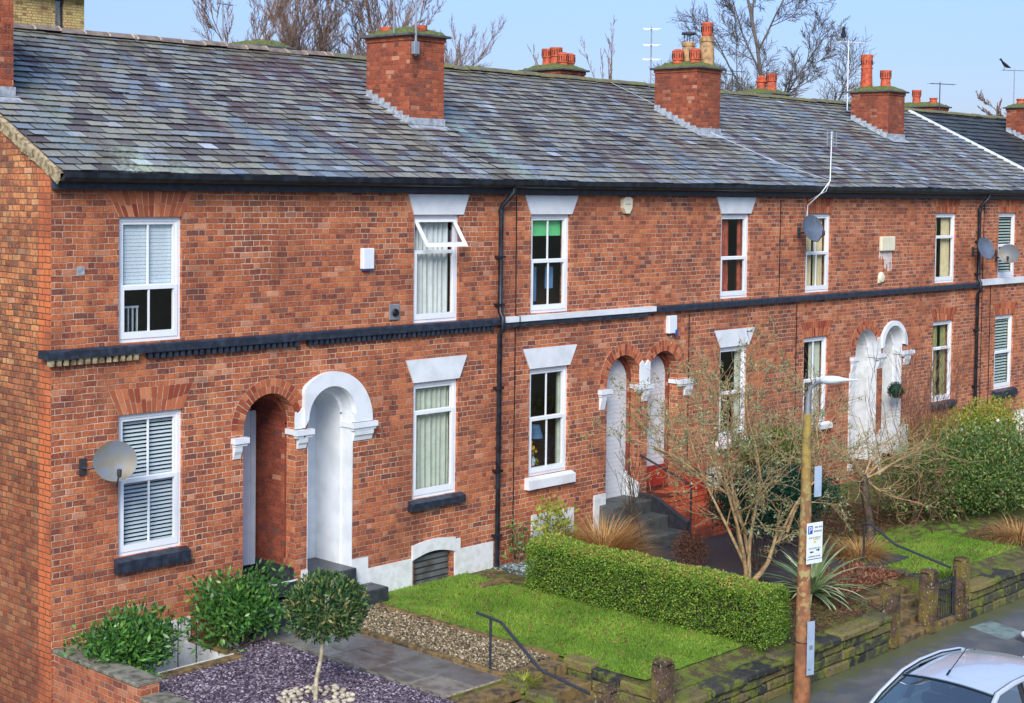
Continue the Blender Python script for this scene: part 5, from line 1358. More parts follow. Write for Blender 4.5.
# ------------------------------------------------------------------ vegetation
def ell_pts(c, r, n, shell=.35, lump=.18, seed=0, zmin=-.9):
    d = unit(rng.normal(size=(n, 3))); d = d[d[:, 2] > zmin]; n = len(d)
    l = 1+lump*(np.sin(d[:, 0]*5+seed)+np.sin(d[:, 1]*6+seed*2)+np.sin(d[:, 2]*5+seed*3+d[:, 0]*4))/1.6
    q = 1-shell*rng.random(n)**1.6
    return np.array(c)+d*np.array(r)*(l*q)[:, None], d
def shrub(name, loc, c, r, n, L, mat, label, cat='shrub', asp=.38, shell=.5, lump=.18, up=.35, out=.6, seed=0, group=None, stems=True, tone=.5, zmin=-.9, stem_n=9, stemmat='bark'):
    t = thing(name, loc, label, cat, group)
    P, d = ell_pts(c, r, n, shell, lump, seed, zmin)
    P = P[P[:, 2] > loc[2]+.01]; P = P[(P[:, 0] > .1) | (P[:, 2] > .4)]; n = len(P); d = (P-np.array(c))/np.array(r)
    # leaves gather in clumps
    k = max(n//14, 1); cl = P[rng.integers(0, n, k)]; idx = rng.integers(0, k, n)
    w = rng.random(n)[:, None]*.75; P = P*(1-w)+(cl[idx]+rng.normal(0, L*.9, (n, 3)))*w
    A = unit(d*out+rng.normal(size=(n, 3))*.6+np.array([0, 0, up]))
    cr = rng.random(k)[idx]
    leaves('foliage', P, A, L*rng.uniform(.6, 1.25, n), asp, mat, t, np.clip(.45*cr+.55*rng.random(n)+(tone-.5), 0, 1))
    if stems:
        br = []
        for i in range(stem_n):
            q = P[rng.integers(0, n)]; b = np.array([loc[0], loc[1], loc[2]])+rng.normal(0, .04, 3)*[1, 1, 0]
            mid = b*.5+q*.5+rng.normal(0, .05, 3); br.append(([b, mid, q], [.014, .01, .004]))
        V, F = skel_geo(br, 5); npmesh('stems', V, F, rng.random(len(F)), stemmat, t)
    return t
GZ = 0.0
shrub('laurel_shrub', (.6, -.75, -.03), (.62, -.8, .36), (.86, .5, .5), 4800, .1, 'laurel', 'glossy green laurel-like shrub nearest the bottom left brick wall', seed=1, group='glossy shrubs in the slate garden')
shrub('laurel_shrub', (2.45, -.7, -.03), (2.45, -.72, .46), (.72, .5, .58), 4200, .1, 'laurel', 'glossy upright shrub between the light well and the black doorstep', seed=4.4, group='glossy shrubs in the slate garden', lump=.36)
# clipped ball tree
t = thing('ball_tree', (1.75, -3.25, -.01), 'clipped ball-headed little tree on a pale crooked stem in purple chippings', 'tree')
c = np.array([1.9, -3.25, 1.12])
P, d = ell_pts(c, (.5, .48, .4), 5200, .45, .06, 3)
A = unit(d*.7+rng.normal(size=d.shape)*.55+[0, 0, .35]); leaves('crown', P, A, .085*rng.uniform(.6, 1.2, len(P)), .36, 'bay', t, np.clip(rng.random(len(P)), 0, 1))
st = [([np.array([1.75, -3.25, -.02]), np.array([1.76, -3.25, .25]), np.array([1.82, -3.26, .5]), np.array([1.86, -3.25, .75]), np.array([1.9, -3.25, 1.0])], [.034, .027, .025, .026, .02])]
for k in range(12):
    q = P[rng.integers(0, len(P))]; st.append(([np.array([1.88, -3.25, .82]), (np.array([1.88, -3.25, .9])+q)/2, q], [.014, .009, .004]))
V, F = skel_geo(st, 7); npmesh('trunk', V, F, rng.random(len(F)), 'palebark', t)

# hedge: tight leaves over a clipped, slightly rounded box
t = thing('clipped_hedge', (7.85, -3.7, 0), 'long low clipped green hedge running from the house to the front wall', 'hedge')
def hedge_pts(n, x0, x1, y0, y1, z1):
    a = rng.random(n); A_side = z1*(y1-y0); A_top = (x1-x0)*(y1-y0); A_end = (x1-x0)*z1; tot = 2*A_side+A_top+2*A_end
    P = np.zeros((n, 3)); N = np.zeros((n, 3)); cum = np.cumsum([A_side, A_side, A_top, A_end, A_end])/tot
    k = np.searchsorted(cum, a); u, v = rng.random(n), rng.random(n)
    y = y0+(y1-y0)*u; z = .0+z1*v; x = x0+(x1-x0)*v
    P[:, 0] = np.where(k == 0, x0, np.where(k == 1, x1, x)); P[:, 1] = y; P[:, 2] = z
    P[k == 2, 2] = z1; e = k >= 3; P[e, 0] = x0+(x1-x0)*u[e]; P[k == 3, 1] = y0; P[k == 4, 1] = y1
    N[k == 0, 0] = -1; N[k == 1, 0] = 1; N[k == 2, 2] = 1; N[k == 3, 1] = -1; N[k == 4, 1] = 1
    cx, cz = (x0+x1)/2, z1*.5; hx = (x1-x0)/2                      # round the shoulders
    ex = np.clip((np.abs(P[:, 0]-cx)-hx*.55)/(hx*.45), 0, 1); ez = np.clip((P[:, 2]-z1*.75)/(z1*.25), 0, 1)
    sh = ex*ez; P[:, 2] -= .07*sh; P[:, 0] -= np.sign(P[:, 0]-cx)*.05*sh
    wob = .013*(np.sin(P[:, 1]*4.1+P[:, 2]*3)+np.sin(P[:, 1]*9.7+P[:, 0]*5)*.6)
    P += N*wob[:, None]; P -= N*(rng.random(n)**1.5*.09)[:, None]; P += rng.normal(0, .008, (n, 3)); return P, N
P, N = hedge_pts(64000, 7.5, 8.16, -5.95, -1.45, .81)
A = unit(N*.5+rng.normal(size=N.shape)*.8+[0, 0, .25])
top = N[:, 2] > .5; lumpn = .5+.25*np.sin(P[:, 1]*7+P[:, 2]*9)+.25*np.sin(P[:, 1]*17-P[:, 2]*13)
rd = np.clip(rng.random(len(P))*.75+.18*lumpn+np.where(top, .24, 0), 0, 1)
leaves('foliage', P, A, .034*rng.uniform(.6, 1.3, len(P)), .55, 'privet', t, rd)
part('inner_stems', MB().rock(7.6, 8.02, -5.75, -1.55, .0, .72, .02, .08, 3), 'soil', t)

# multi-stemmed garden tree with lichen
def bare_tree(name, loc, starts, label, mat, depth=3, lichen=0, seed=1, cat='tree', group=None, **kw):
    t = thing(name, loc, label, cat, group); rs = np.random.default_rng(seed); out = []; tips = []
    for (p, d, L, r) in starts: grow(np.array(p, float), np.array(d, float), L, r, depth, rs, out, tips, **kw)
    thick = [(p, r) for p, r, dp in out if dp == depth]; thin = [(p, r) for p, r, dp in out if dp < depth]
    V, F = skel_geo(thick, 8); o = npmesh('trunk', V, F, rng.random(len(F)), mat, t); o.data.polygons.foreach_set('use_smooth', [True]*len(F))
    V, F = skel_geo(thin, 4); npmesh('crown', V, F, rng.random(len(F)), mat, t)
    if lichen:
        bp = [p[i] for p, r, dp in out if dp < depth for i in (2, 4)]; bp = np.array(bp); bp = bp[rs.integers(0, len(bp), lichen//7)]
        P = np.repeat(bp, 7, 0)+rs.normal(0, .03, (len(bp)*7, 3)); A = unit(rs.normal(size=P.shape)+[0, 0, .3])
        leaves('lichen', P, A, .045*rs.uniform(.5, 1.5, len(P)), .5, 'lichen', t)['kind'] = 'stuff'
    return t
b = (10.15, -3.9, -.02)
bare_tree('bare_garden_tree', b, [
    (b, (-.1, .0, 1), 2.8, .036), ((10.12, -3.88, .05), (-.08, .05, 1), 3.2, .034), ((10.18, -3.85, .3), (.0, .2, 1), 3.0, .03),
    ((10.15, -3.9, .1), (.35, .0, 1), 2.7, .034), ((10.2, -3.92, .1), (.9, -.1, .75), 1.3, .05), ((11.1, -3.97, .78), (.15, 0, 1), 2.2, .034), ((10.05, -3.9, .9), (-.75, -.1, .6), 2.2, .03), ((10.0, -3.8, 1.3), (-.3, .35, .9), 2.1, .026), ((10.25, -3.8, .5), (.3, .3, 1.), 2.7, .03), ((10.9, -3.92, .6), (.7, -.1, 1.), 2.0, .028), ((10.1, -3.9, .3), (-.3, .1, 1), 2.8, .03)],
    'bare many-stemmed tan garden tree with grey-green lichen before the middle houses', 'twig', 3, 7000, seed=11, spread=.75, up=.03, kids=(4, 6), wig=.18, shrink=.5, rmin=.0035, segs=6, minstart=.25)
# pollarded shrub to its right
pb_ = (14.5, -3.55, -.03)
out_s = [((14.2, -3.55, 1.2), (math.cos(a)*math.cos(e), math.sin(a)*.6, math.sin(e)), L, .022) for a, e, L in
         ((0, .25, 2.2), (.1, .1, 2.1), (.3, .45, 1.7), (-.2, -.1, 1.7), (.2, .7, 1.2), (2.9, .4, .9), (1.2, .9, 1.1), (3.3, .6, 1.), (-.4, .4, 1.8), (.5, -.25, 1.4), (2.5, .9, 1.), (4., .3, .9), (-.3, -.45, 1.4), (3.0, .05, .9), (.1, .35, 2.0), (-.1, -.3, 1.5), (.4, .15, 1.6))]
t = bare_tree('pollarded_shrub', pb_, out_s, 'pollarded leafless shrub with long whippy shoots right of the timber pole', 'twig', 2, 500, seed=5, spread=.75, up=.0, kids=(4, 6), wig=.19, shrink=.45, rmin=.004, segs=6)
V, F = skel_geo([([np.array(pb_), np.array((14.45, -3.55, .4)), np.array((14.3, -3.55, .8)), np.array((14.2, -3.55, 1.15)), np.array((14.2, -3.55, 1.3))], [.09, .075, .07, .095, .05])], 9); npmesh('stump', V, F, rng.random(len(F)), 'bark', t)
bare_tree('twiggy_shrub', (20.2, -1.6, -.03), [((20.2+rng.normal(0, .3), -1.6+rng.normal(0, .3), -.03), (rng.normal(0, .3), rng.normal(0, .3), 1), rng.uniform(1.5, 2.7), .016) for k in range(16)],
          'reddish bare twiggy shrub in front of the twin white arches', 'twigred', 2, 0, seed=8, cat='shrub', spread=.4, up=.1, kids=(3, 5), wig=.08, shrink=.5, rmin=.004)
bare_tree('twiggy_shrub', (10.75, -1.0, -.03), [((10.75+rng.normal(0, .1), -1.+rng.normal(0, .1), -.03), (rng.normal(.05, .25), rng.normal(0, .2), 1), rng.uniform(1.0, 1.8), .013) for k in range(7)],
          'thin dark bare shrub in front of the left white doorway of the black steps', 'bark', 2, 0, seed=9, cat='shrub', spread=.5, up=.1, kids=(3, 4), wig=.08, shrink=.5, rmin=.004)
bare_tree('twiggy_shrub', (17., -3.7, -.03), [((17.+rng.normal(0, .5), -3.4+rng.normal(0, .3), -.03), (rng.normal(-.4, .5), rng.normal(0, .4), 1), rng.uniform(.8, 1.4), .014) for k in range(14)],
          'tangled brown twigs at the left foot of the big evergreen shrub', 'twigred', 2, 0, seed=19, cat='shrub', spread=.6, up=.0, kids=(4, 6), wig=.14, shrink=.5, rmin=.004)
bare_tree('twiggy_shrub', (15.2, -.9, -.03), [((15.2+rng.normal(0, .8), -.8+rng.normal(0, .2), -.03), (rng.normal(0, .3), rng.normal(0, .2), 1), rng.uniform(1.2, 2.2), .014) for k in range(18)],
          'bare tangled climber-like shrub under the ground floor window beyond the red steps', 'twigred', 2, 800, seed=29, cat='shrub', spread=.6, up=.05, kids=(4, 6), wig=.12, shrink=.5, rmin=.004)
shrub('evergreen_shrub', (11.3, -3.3, -.03), (11.7, -3.3, 1.15), (1.75, .9, .62), 15000, .07, 'darkleaf', 'dark blue-green dome-shaped evergreen behind the bare tan tree', seed=2, stem_n=16, lump=.1, asp=.45)
shrub('evergreen_shrub', (19.1, -3.3, -.03), (19.1, -3.3, .64), (3.3, 1.6, .98), 40000, .085, 'rhodo', 'big broad evergreen shrub with reddish tints filling the right edge', seed=7, stem_n=40, lump=.14)
shrub('green_shrub', (12.9, -2.6, -.03), (12.7, -2.6, 1.75), (1.2, .6, .5), 5000, .08, 'rhodo', 'loose green shrub half hidden by bare twigs beside the timber pole top', seed=9, tone=.62)
shrub('yellow_shrub', (23.3, -.9, -.03), (23.5, -.9, .62), (2.8, .6, .85), 9000, .1, 'yellowleaf', 'yellow-green shrub against the brick wall below the right-hand windows', seed=5, lump=.25)
shrub('yellow_shrub', (9.1, -.55, -.03), (9.15, -.55, .55), (.5, .3, .62), 500, .13, 'yellowleaf', 'small yellow-green leafy shrub at the house end of the hedge', seed=3, lump=.2, stem_n=10)
shrub('brown_shrub', (10.45, -2.5, -.03), (10.45, -2.5, .36), (.38, .36, .36), 3200, .05, 'browntwig', 'small round brown leafless bush on the black path edge', seed=3, lump=.05, asp=.3, shell=.6)
shrub('climber', (8.7, -.15, -.03), (8.68, -.2, .35), (.28, .14, .5), 130, .1, 'laurel', 'straggly climber with reddish stems beside the black downpipe', seed=6, stem_n=14, stemmat='twigred')
m = MB()
t = thing('white_flowers', (23.5, -1.5, .9), 'white flowers showing at the top of the yellow-green shrub', 'flowers')
for k in range(9): part('bloom', MB().sphere((random.uniform(21.5, 26.5), -1.5+random.uniform(-.1, .1), 1.0+random.uniform(-.15, .12)), (.05, .04, .04), 6, 4), 'flower', t)
def tuft(name, loc, n, L, spread, mat, label, w=.02, droop=.9, cat='grass clump', group=None, seg=4, rad=.08):
    t = thing(name, loc, label, cat, group)
    a = rng.uniform(0, 2*np.pi, n); e = rng.uniform(spread[0], spread[1], n); l = L*rng.uniform(.6, 1.1, n); wd = w*rng.uniform(.7, 1.2, n)
    h = np.stack([np.cos(a), np.sin(a), 0*a], 1); s = np.stack([-np.sin(a), np.cos(a), 0*a], 1)
    base = np.array(loc)+h*rad*rng.random(n)[:, None]
    rows = []
    for k in range(seg+1):
        f = k/seg; el = e-droop*f*f*rng.uniform(.6, 1.2, n)
        p = base+(h*np.cos(e-droop*f*.5)[:, None]+np.array([0, 0, 1.])*np.sin(e-droop*f*.6)[:, None])*(l*f)[:, None]
        ww = wd*(1-f**2)*.5+.001
        rows.append(np.stack([p-s*ww[:, None], p+s*ww[:, None]], 1))
    V = np.stack(rows, 1).reshape(n, -1, 3); q = 2*(seg+1)
    F = np.array([[2*k, 2*k+1, 2*k+3, 2*k+2] for k in range(seg)])[None]+np.arange(n)[:, None, None]*q
    npmesh('blades', V.reshape(-1, 3), F.reshape(-1, 4), np.repeat(rng.random(n), seg), mat, t); return t
tuft('spiky_plant', (10.3, -4.95, .1), 80, 1.15, (.2, 1.45), 'yucca', 'spiky pale green sword-leaved plant behind the front wall by the pole', .075, .75, 'plant', rad=.06)
tuft('grass_clump', (9.9, -1.05, -.03), 2600, 1.0, (.4, 1.5), 'drygrass', 'straw-coloured ornamental grass clump behind the house end of the hedge', .008, 1.0, rad=.35)
tuft('grass_clump', (9.4, -.9, -.03), 500, .65, (.6, 1.5), 'drygrass', 'smaller straw-coloured clump next to the yellow-green shrub', .008, 1.0, rad=.2)
tuft('grass_clump', (13.35, -4.0, -.03), 900, .55, (.5, 1.4), 'drygrass', 'tawny grass clump beside the small right-hand lawn', .007, 1.0, rad=.35)
tuft('grass_clump', (16.9, -5.3, -.03), 900, .5, (.4, 1.4), 'drygrass', 'straw grass clump behind the right-hand stone wall', .007, 1.0, rad=.5)
tuft('grass_clump', (13.2, -5.7, -.05), 260, .3, (.4, 1.4), 'grassm', 'green tuft growing against the back of the right gatepost', .01, .8, rad=.2)
tuft('grass_clump', (4.2, -4.5, -.05), 200, .16, (.3, 1.4), 'yellowleaf', 'small bright green weeds at the foot of the sloping handrail post', .012, .8, rad=.2)
M['darkgreen'] = simple('dark_green_core', (20, 58, 40), .8, .3)
# ball of leaves hanging in the doorway of house 6
t = thing('hanging_leaf_ball', (21.4, -.12, 1.86), 'dark green leaf ball hanging in front of the right white doorway', 'ball')
P, d = ell_pts((21.4, -.12, 1.86), (.19, .19, .19), 900, .3, .02); leaves('leaf_ball', P, unit(d+rng.normal(size=d.shape)*.5), .035, .5, 'darkleaf', t)
part('core', MB().sphere((21.4, -.12, 1.86), .165, 12, 8), 'darkgreen', t)
part('cord', MB().tube([(21.4, -.12, 2.0), (21.4, -.1, 2.75)], .004, 4), 'trim', t)

# ------------------------------------------------------------------ dishes, boxes, aerials
def dish(loc, r, rz, tilt, mat, label, wall_x):
    t = thing('satellite_dish', loc, label, 'satellite dish', 'satellite dishes on the house fronts')
    Rm = Matrix.Rotation(rz, 4, 'Z') @ Matrix.Rotation(-tilt, 4, 'X')   # dish looks along -Y before turning
    m = MB(); V = []; F = []; n = 28; k = 6
    for s_ in (0, 1):
        for i in range(k+1):
            q = i/k
            for j in range(n):
                a = 2*math.pi*j/n; V.append(Rm @ Vector((r*q*math.cos(a), -.22*r*q*q*1.2+s_*.008+.02, r*.93*q*math.sin(a))))
    q_ = (k+1)*n
    for s_ in (0, 1):
        for i in range(k):
            for j in range(n): F.append((s_*q_+i*n+j, s_*q_+i*n+(j+1) % n, s_*q_+(i+1)*n+(j+1) % n, s_*q_+(i+1)*n+j))
    for j in range(n): F.append((k*n+j, k*n+(j+1) % n, q_+k*n+(j+1) % n, q_+k*n+j))
    part('reflector', m.add(V, F), mat, t, local=True, smooth=True)
    p = lambda *a: Rm @ Vector(a)
    part('feed_arm', MB().tube([p(0, .0, -r*.9), p(0, -.12, -r*1.02), p(0, -r*1.05, -r*.62)], .011, 6), 'darkmetal', t, local=True)
    b = MB().lathe([(.018, -.05), (.03, -.03), (.032, .05), (.02, .06)], (0, 0, 0), 12); b.v = [tuple(Vector(v)+p(0, -r*1.05, -r*.6)) for v in b.v]
    part('receiver', b, 'darkmetal', t, local=True, smooth=True)
    part('bracket', MB().tube([p(0, .03, 0), p(0, .1, -.02), (wall_x-loc[0], .25, -.1), (wall_x-loc[0], -loc[1]-.01, -.1)], .02, 8).box(wall_x-loc[0]-.05, wall_x-loc[0]+.05, -loc[1]-.02, -loc[1]+.0, -.2, .02), 'darkmetal', t, local=True)
dish((.70, -.38, 2.72), .285, R(-22), R(12), 'dishgrey', 'large pale grey satellite dish with rust stains beside the leftmost ground floor window', .45)
dish((17.33, -.35, 5.62), .3, R(-10), R(15), 'dishdark', 'blue-grey satellite dish on the wall below a thin white aerial mast', 17.4)
dish((25.05, -.38, 5.06), .3, R(-10), R(18), 'dishdark', 'blue-grey satellite dish mounted beside the right-hand black downpipe', 25.2)
dish((26.4, -.38, 4.9), .26, R(-70), R(10), 'dishgrey', 'rightmost small pale dish in front of the shuttered upstairs window', 26.45)
t = thing('alarm_box', (5.35, 0, 5.25), 'plain white alarm box high on the wall left of the open window', 'alarm box')
part('casing', MB().bbox(5.24, 5.46, -.09, .0, 5.1, 5.42, .012), 'signwhite', t); part('base', MB().box(5.26, 5.44, -.07, .0, 5.08, 5.1), 'signblue', t)
t = thing('wall_vent', (5.94, 0, 4.4), 'small square grey flue vent on the wall below the alarm box', 'vent')
part('cover', MB().bbox(5.84, 6.05, -.03, .0, 4.28, 4.53, .01), 'metal', t)
m = MB().lathe([(.05, 0), (.065, .02), (.05, .05)], (0, 0, 0), 14); m.v = [(5.945+a, -.03-c, 4.4+b) for a, b, c in m.v]; part('flue', m, 'trim', t)
t = thing('alarm_box', (11.62, 0, 6.08), 'cream shield-shaped alarm box under the eaves near the middle', 'alarm box')
part('casing', MB().poly([(11.5, 6.2), (11.56, 6.24), (11.7, 6.24), (11.76, 6.2), (11.75, 6.04), (11.68, 5.94), (11.58, 5.94), (11.51, 6.04)], -.08, .0), 'cream', t)
m = MB(); [m.box(11.56+k*.022, 11.572+k*.022, -.083, -.08, 6.1, 6.12) for k in range(7)]; part('badge', m, 'signgrey', t)
t = thing('alarm_box', (13.0, 0, 3.8), 'white alarm box with blue corner above the two brick door arches', 'alarm box')
part('casing', MB().bbox(12.9, 13.14, -.1, .0, 3.66, 4.0, .015), 'signwhite', t); part('lamp', MB().bbox(13.08, 13.16, -.11, -.01, 3.64, 3.73, .008), 'signblue', t)
t = thing('alarm_box', (21.0, 0, 5.22), 'large cream box streaked with white stains between upstairs windows', 'alarm box')
part('casing', MB().bbox(20.7, 21.3, -.08, .0, 5.07, 5.4, .02), 'cream', t)
m = MB()
for k in range(12): x = 20.72+k*.048; m.box(x, x+.026, -.0035, .0, 5.06-random.uniform(.1, .5), 5.065)
part('lime_streaks', m, 'white_old', t)
t = thing('wall_lamp', (20.8, 0, 4.45), 'small round cream lamp just above the black string course', 'lamp')
m = MB().lathe([(.12, 0), (.13, .02), (.1, .06), (.02, .075)], (0, 0, 0), 18); m.v = [(20.8+a, -c, 4.47+b) for a, b, c in m.v]; part('casing', m, 'cream', t, smooth=True)
part('tail', MB().box(20.68, 20.74, -.03, .0, 4.35, 4.5), 'cream', t)
t = thing('handset', (5.6, -.1, 2.6), 'thin black wire bracket by the white doorway impost', 'bracket')
part('wire', MB().tube([(5.55, -.01, 2.55), (5.62, -.2, 2.45), (5.72, -.02, 2.62)], .006, 4), 'iron', t)

def aerial(loc, h, label, mat='metal', boom=(1, 0), bl=.9, nel=8, eh=.3, z_off=(0,), extra=None, lean=0, mast_r=.016):
    t = thing('tv_aerial', loc, label, 'aerial', 'television aerials on the roofs')
    x, y, z = loc
    part('mast', MB().tube([(x, y, z), (x+lean, y, z+h)], mast_r, 8), mat, t)
    for zo in z_off:
        b = MB().tube([(x+lean-boom[0]*bl*.4, y-boom[1]*bl*.4, z+h-.05+zo), (x+lean+boom[0]*bl*.6, y+boom[1]*bl*.6, z+h-.05+zo)], .011, 6)
        bo = part('boom', b, mat, t); e = MB(); px_, py_ = -boom[1], boom[0]
        for k in range(nel):
            f = -.4+k/(nel-1) if nel > 1 else 0; cx_, cy_ = x+lean+boom[0]*bl*f, y+boom[1]*bl*f; w = eh*(.5-.2*k/nel)
            e.tube([(cx_-px_*w, cy_-py_*w, z+h-.05+zo), (cx_+px_*w, cy_+py_*w, z+h-.05+zo)], .005, 4)
        part('elements', e, mat, bo)
    return t
t = aerial((7.82, 1.56, 8.62), 2.0, 'tall twin-pole aerial strapped to the nearest big chimney', mat='metal', z_off=(-.75,), bl=.3, nel=3, eh=.3, mast_r=.022)
part('second_mast', MB().tube([(7.62, 1.9, 9.0), (7.62, 1.9, 10.6)], .016, 6), 'metal', t); part('clamp_box', MB().bbox(7.74, 7.86, 1.5, 1.59, 8.64, 8.86, .01), 'metal', t)
aerial((18.65, 5.0, 8.4), 1.85, 'stacked bow-tie aerial standing left of the four-pot chimney', 'metal', (.7, .7), .32, 4, .45, (0, -.38, -.72))
t = aerial((25.9, 4.05, 8.5), 1.95, 'white-poled aerial with a bird on it left of the tall-pot chimney', 'signwhite', (.9, -.4), .9, 7, .5)
t = thing('tv_aerial', (17.68, -.05, 5.9), 'thin white cranked aerial mast rising over the gutter from the house front', 'aerial', 'television aerials on the roofs')
part('mast', MB().tube([(17.66, -.03, 5.75), (17.66, -.05, 6.1), (17.68, -.36, 6.36), (17.95, -.4, 6.62), (17.98, -.4, 7.66)], .012, 8), 'signwhite', t, smooth=True)
m = MB()
for zz in (7.5, 7.62, 7.36):
    m.tube([(17.8, -.4, zz), (18.16, -.4, zz)], .009, 5)
for x in (17.8, 17.92, 18.04, 18.16): m.tube([(x, -.4, 7.34), (x, -.4, 7.66)], .007, 5)
m.box(17.88, 18.08, -.36, -.34, 7.36, 7.6)
part('panel', m, 'metal', t)
part('cable', MB().tube([(17.96, -.42, 6.62), (17.6, .6, 6.97), (16.9, 2.0, 7.66), (16.4, 4.4, 8.8)], .0035, 5).tube([(17.9, -.42, 6.6), (17.72, -.45, 6.4), (17.7, -.04, 6.2)], .006, 4), 'signwhite', t)
aerial((31.8, 4.5, 8.6), 1.1, 'small dark aerial on the ridge just right of the tall-pot chimney', 'darkmetal', (.9, -.4), .9, 6, .3)
aerial((37.7, 5.0, 8.4), 2.1, 'far white-poled aerial with a bird near the right edge', 'metal', (.8, -.6), 1.0, 5, .3)
aerial((8.05, 7.4, 8.4), 1.6, 'slim grey aerial standing behind the ridge in front of the brown tree', 'metal', (.9, .2), .5, 4, .4)
t = aerial((27.6, 9.0, 7.6), 2.4, 'dark thin aerial pole among the tree twigs beyond the ridge', 'darkmetal', (.9, -.3), .8, 3, .2)
part('boom', MB().tube([(26.6, 9.0, 9.6), (27.2, 9., 9.6)], .02, 4), 'darkmetal', t)
def bird(loc, rz, label, s=1.):
    t = thing('bird', loc, label, 'bird', rz=rz)
    m = MB(); pr_ = [(-.20, .005, .0), (-.12, .03, .03), (-.05, .05, .055), (.03, .055, .1), (.09, .04, .15), (.12, .035, .2), (.15, .038, .235), (.18, .025, .245), (.2, .01, .24)]
    V = []; F = []
    for x, r, z in pr_:
        for j in range(10): a = 2*math.pi*j/10; V.append((x*s, r*math.cos(a)*s, (z+r*1.1*math.sin(a))*s))
    for i in range(len(pr_)-1):
        for j in range(10): F.append((i*10+j, i*10+(j+1) % 10, (i+1)*10+(j+1) % 10, (i+1)*10+j))
    F += [tuple(range(10)), tuple(range(len(V)-10, len(V)))]
    part('body', m.add(V, F), 'bird', t, local=True, smooth=True)
    part('beak', MB().tube([(.195*s, 0, .24*s), (.24*s, 0, .23*s)], [.01*s, .002*s], 6), 'trim', t, local=True)
    l = MB(); [l.tube([(.03*s, y*s, .06*s), (.04*s, y*s, -.06*s), (.07*s, y*s, -.062*s)], .004*s, 4) for y in (-.02, .02)]; part('legs', l, 'trim', t, local=True)
bird((25.75, 4.12, 10.48), R(30), 'dark bird perched on the aerial left of the tall-pot chimney', 1.25)
bird((37.45, 5.2, 10.53), R(150), 'small dark bird perched on the far right aerial', 1.1)

# ------------------------------------------------------------------ far background
t = thing('apartment_building', (14, 46, -.8), 'pale yellow brick building behind the roofs at the top left', 'building')
m = MB().plate([(-8, -.8), (24.7, -.8), (24.7, 14.2), (-8, 14.2)], [rect_loop(23.35, 23.75, 12.4, 14.0), rect_loop(20.2, 21.2, 8, 10)], 40., 40.3)
m.box(-8, 24.69, 40.31, 52, -.8, 14.19)
part('wall', m, 'brick_buff', t)
w = part('window', frame_mb(23.35, 23.75, 12.4, 14.0, 40.1, 40.2, .06), 'black', t); part('pane', MB().box(23.4, 23.7, 40.15, 40.16, 12.45, 13.95), 'glass', w)
part('roof_edge', MB().box(-8.4, 25.2, 39.5, 52.5, 14.2, 14.6), 'doorgrey', t)

def bigtree(loc, h, r, label, mat, seed, depth=4, spread=.55, up=.12, kids=(4, 6), stems=1, rmin=.012, shrink=.6, lean=.1, L=.8, wig=.12):
    rs = np.random.default_rng(seed); st = []
    for k in range(stems):
        d = np.array([rs.normal()*lean, rs.normal()*lean, 1.]); st.append((np.array(loc)+rs.normal(size=3)*[.3, .3, 0], d, h*L*rs.uniform(.85, 1.), r))
    return bare_tree('bare_tree', loc, st, label, mat, depth, 0, seed, 'tree', 'bare trees behind the terrace', spread=spread, up=up, kids=kids, wig=wig, shrink=shrink, rmin=rmin, segs=6, minstart=.2)
for k, (x, y, h) in enumerate(((24.3, 27, 12.8), (26.5, 28, 14.6), (28.7, 27.5, 13.6))):
    bigtree((x, y, -.8), h, .2, ('brown twiggy bare tree at the left of the tall thicket behind the ridge', 'tallest brown bare tree in the thicket behind the nearest chimney', 'brown bare tree of the thicket nearest the big chimney')[k], 'farbark', 40+k, 4, .5, .1, (9, 11), 2, .007, .37, .03, .95)
bigtree((41.3, 27, -.8), 14.2, .12, 'slender pale birch-like tree behind the middle rear chimney', 'farbark', 51, 3, .3, .1, (9, 12), 3, .008, .2, .04, .95)
bigtree((53.2, 25, -.8), 20, .24, 'large spreading bare tree with dark trunk behind the terrace', 'farbark2', 65, 4, .8, .06, (10, 12), 1, .009, .4, .01, 1., .06)
bigtree((58, 27, -.8), 12.3, .16, 'lower reddish bare tree right of the large spreading one', 'twigred', 66, 4, .7, .03, (8, 9), 2, .01, .36, .1, .9)
bigtree((82.5, 25, -.8), 14.0, .2, 'distant bare tree at the far right edge of the skyline', 'twigred', 71, 4, .6, .05, (8, 9), 2, .014, .34, .06, .9)

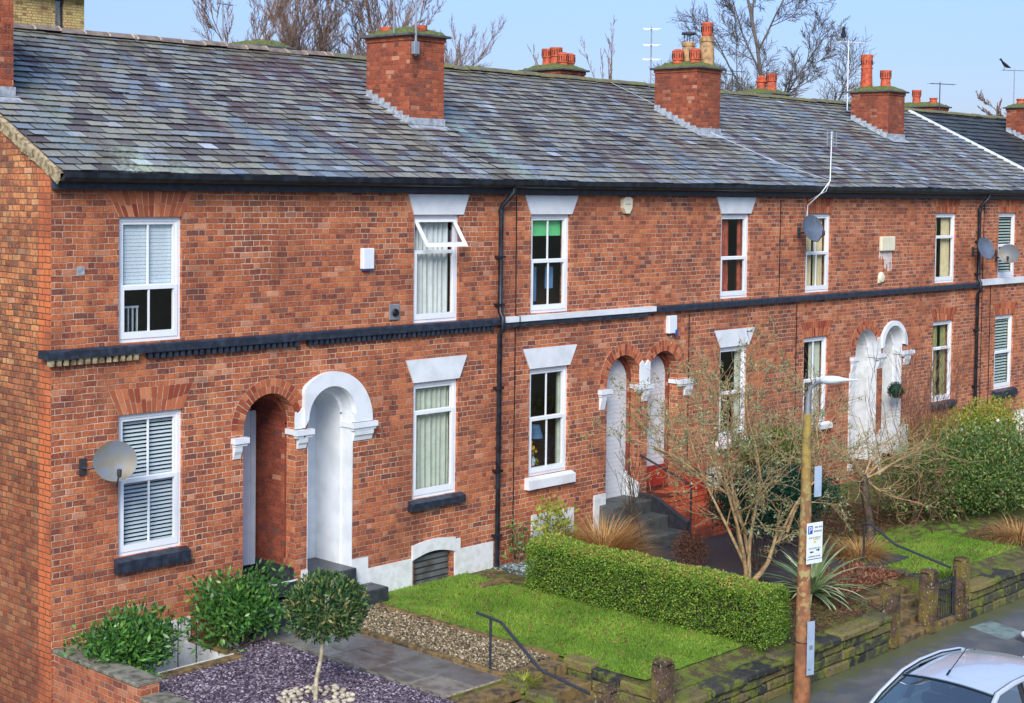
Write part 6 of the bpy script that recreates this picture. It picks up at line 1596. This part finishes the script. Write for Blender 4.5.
# ------------------------------------------------------------------ light, sky, camera
SUN_EL, SUN_AZ = R(34), math.atan2(-.80, -.60)       # azimuth from +Y towards +X
sd = Vector((math.sin(SUN_AZ)*math.cos(SUN_EL), math.cos(SUN_AZ)*math.cos(SUN_EL), math.sin(SUN_EL)))
L = bpy.data.lights.new('Sun', 'SUN'); L.energy = 2.0; L.angle = R(28); L.color = (1, .95, .88)
lo = bpy.data.objects.new('Sun', L); COL.objects.link(lo); lo.rotation_euler = sd.to_track_quat('Z', 'Y').to_euler()
w = bpy.data.worlds.new('World'); scene.world = w; w.use_nodes = True; nt = w.node_tree; nt.nodes.clear()
sky = nt.nodes.new('ShaderNodeTexSky'); sky.sky_type = 'NISHITA'; sky.sun_disc = False; sky.sun_elevation = SUN_EL; sky.sun_rotation = SUN_AZ
sky.air_density = 1.0; sky.dust_density = .6; sky.ozone_density = 2.0; sky.altitude = 100
bg = nt.nodes.new('ShaderNodeBackground'); bg.inputs[1].default_value = .14
out = nt.nodes.new('ShaderNodeOutputWorld'); tc = nt.nodes.new('ShaderNodeTexCoord'); sp_ = nt.nodes.new('ShaderNodeSeparateXYZ'); nt.links.new(tc.outputs['Generated'], sp_.inputs[0])
rp = nt.nodes.new('ShaderNodeValToRGB'); e_ = rp.color_ramp.elements; e_[0].position = 0; e_[0].color = (.245, .245, .35, 1); e_[1].position = .5; e_[1].color = (1., 1., 1., 1)
e2 = e_.new(.1); e2.color = (.34, .36, .5, 1)
nt.links.new(sp_.outputs[2], rp.inputs[0])
mx = nt.nodes.new('ShaderNodeMix'); mx.data_type = 'RGBA'; mx.blend_type = 'MULTIPLY'; mx.inputs[0].default_value = 1
nt.links.new(sky.outputs[0], mx.inputs[6]); nt.links.new(rp.outputs[0], mx.inputs[7]); nt.links.new(mx.outputs[2], bg.inputs[0]); nt.links.new(bg.outputs[0], out.inputs[0])

cam = bpy.data.cameras.new('Camera'); co = bpy.data.objects.new('Camera', cam); COL.objects.link(co); scene.camera = co
yaw, pitch, roll = R(43.34655), R(2.38656), R(.73)
fw = Vector((math.cos(yaw)*math.cos(pitch), math.sin(yaw)*math.cos(pitch), -math.sin(pitch))); rt = Vector((math.sin(yaw), -math.cos(yaw), 0)); up = rt.cross(fw)
r2 = math.cos(roll)*rt+math.sin(roll)*up; u2 = -math.sin(roll)*rt+math.cos(roll)*up
mat = Matrix((r2, u2, -fw)).transposed().to_4x4(); mat.translation = Vector((-10.423, -17.99, 6.334)); co.matrix_world = mat
cam.sensor_width = 36; cam.lens = 1550/1024*36; cam.shift_y = (255-351.5)/1024; cam.clip_end = 2000; cam.clip_start = .1
scene.view_settings.view_transform = 'Standard'; scene.view_settings.look = 'None'; scene.view_settings.gamma = 1; scene.view_settings.exposure = 1.02
scene.view_settings.use_curve_mapping = False
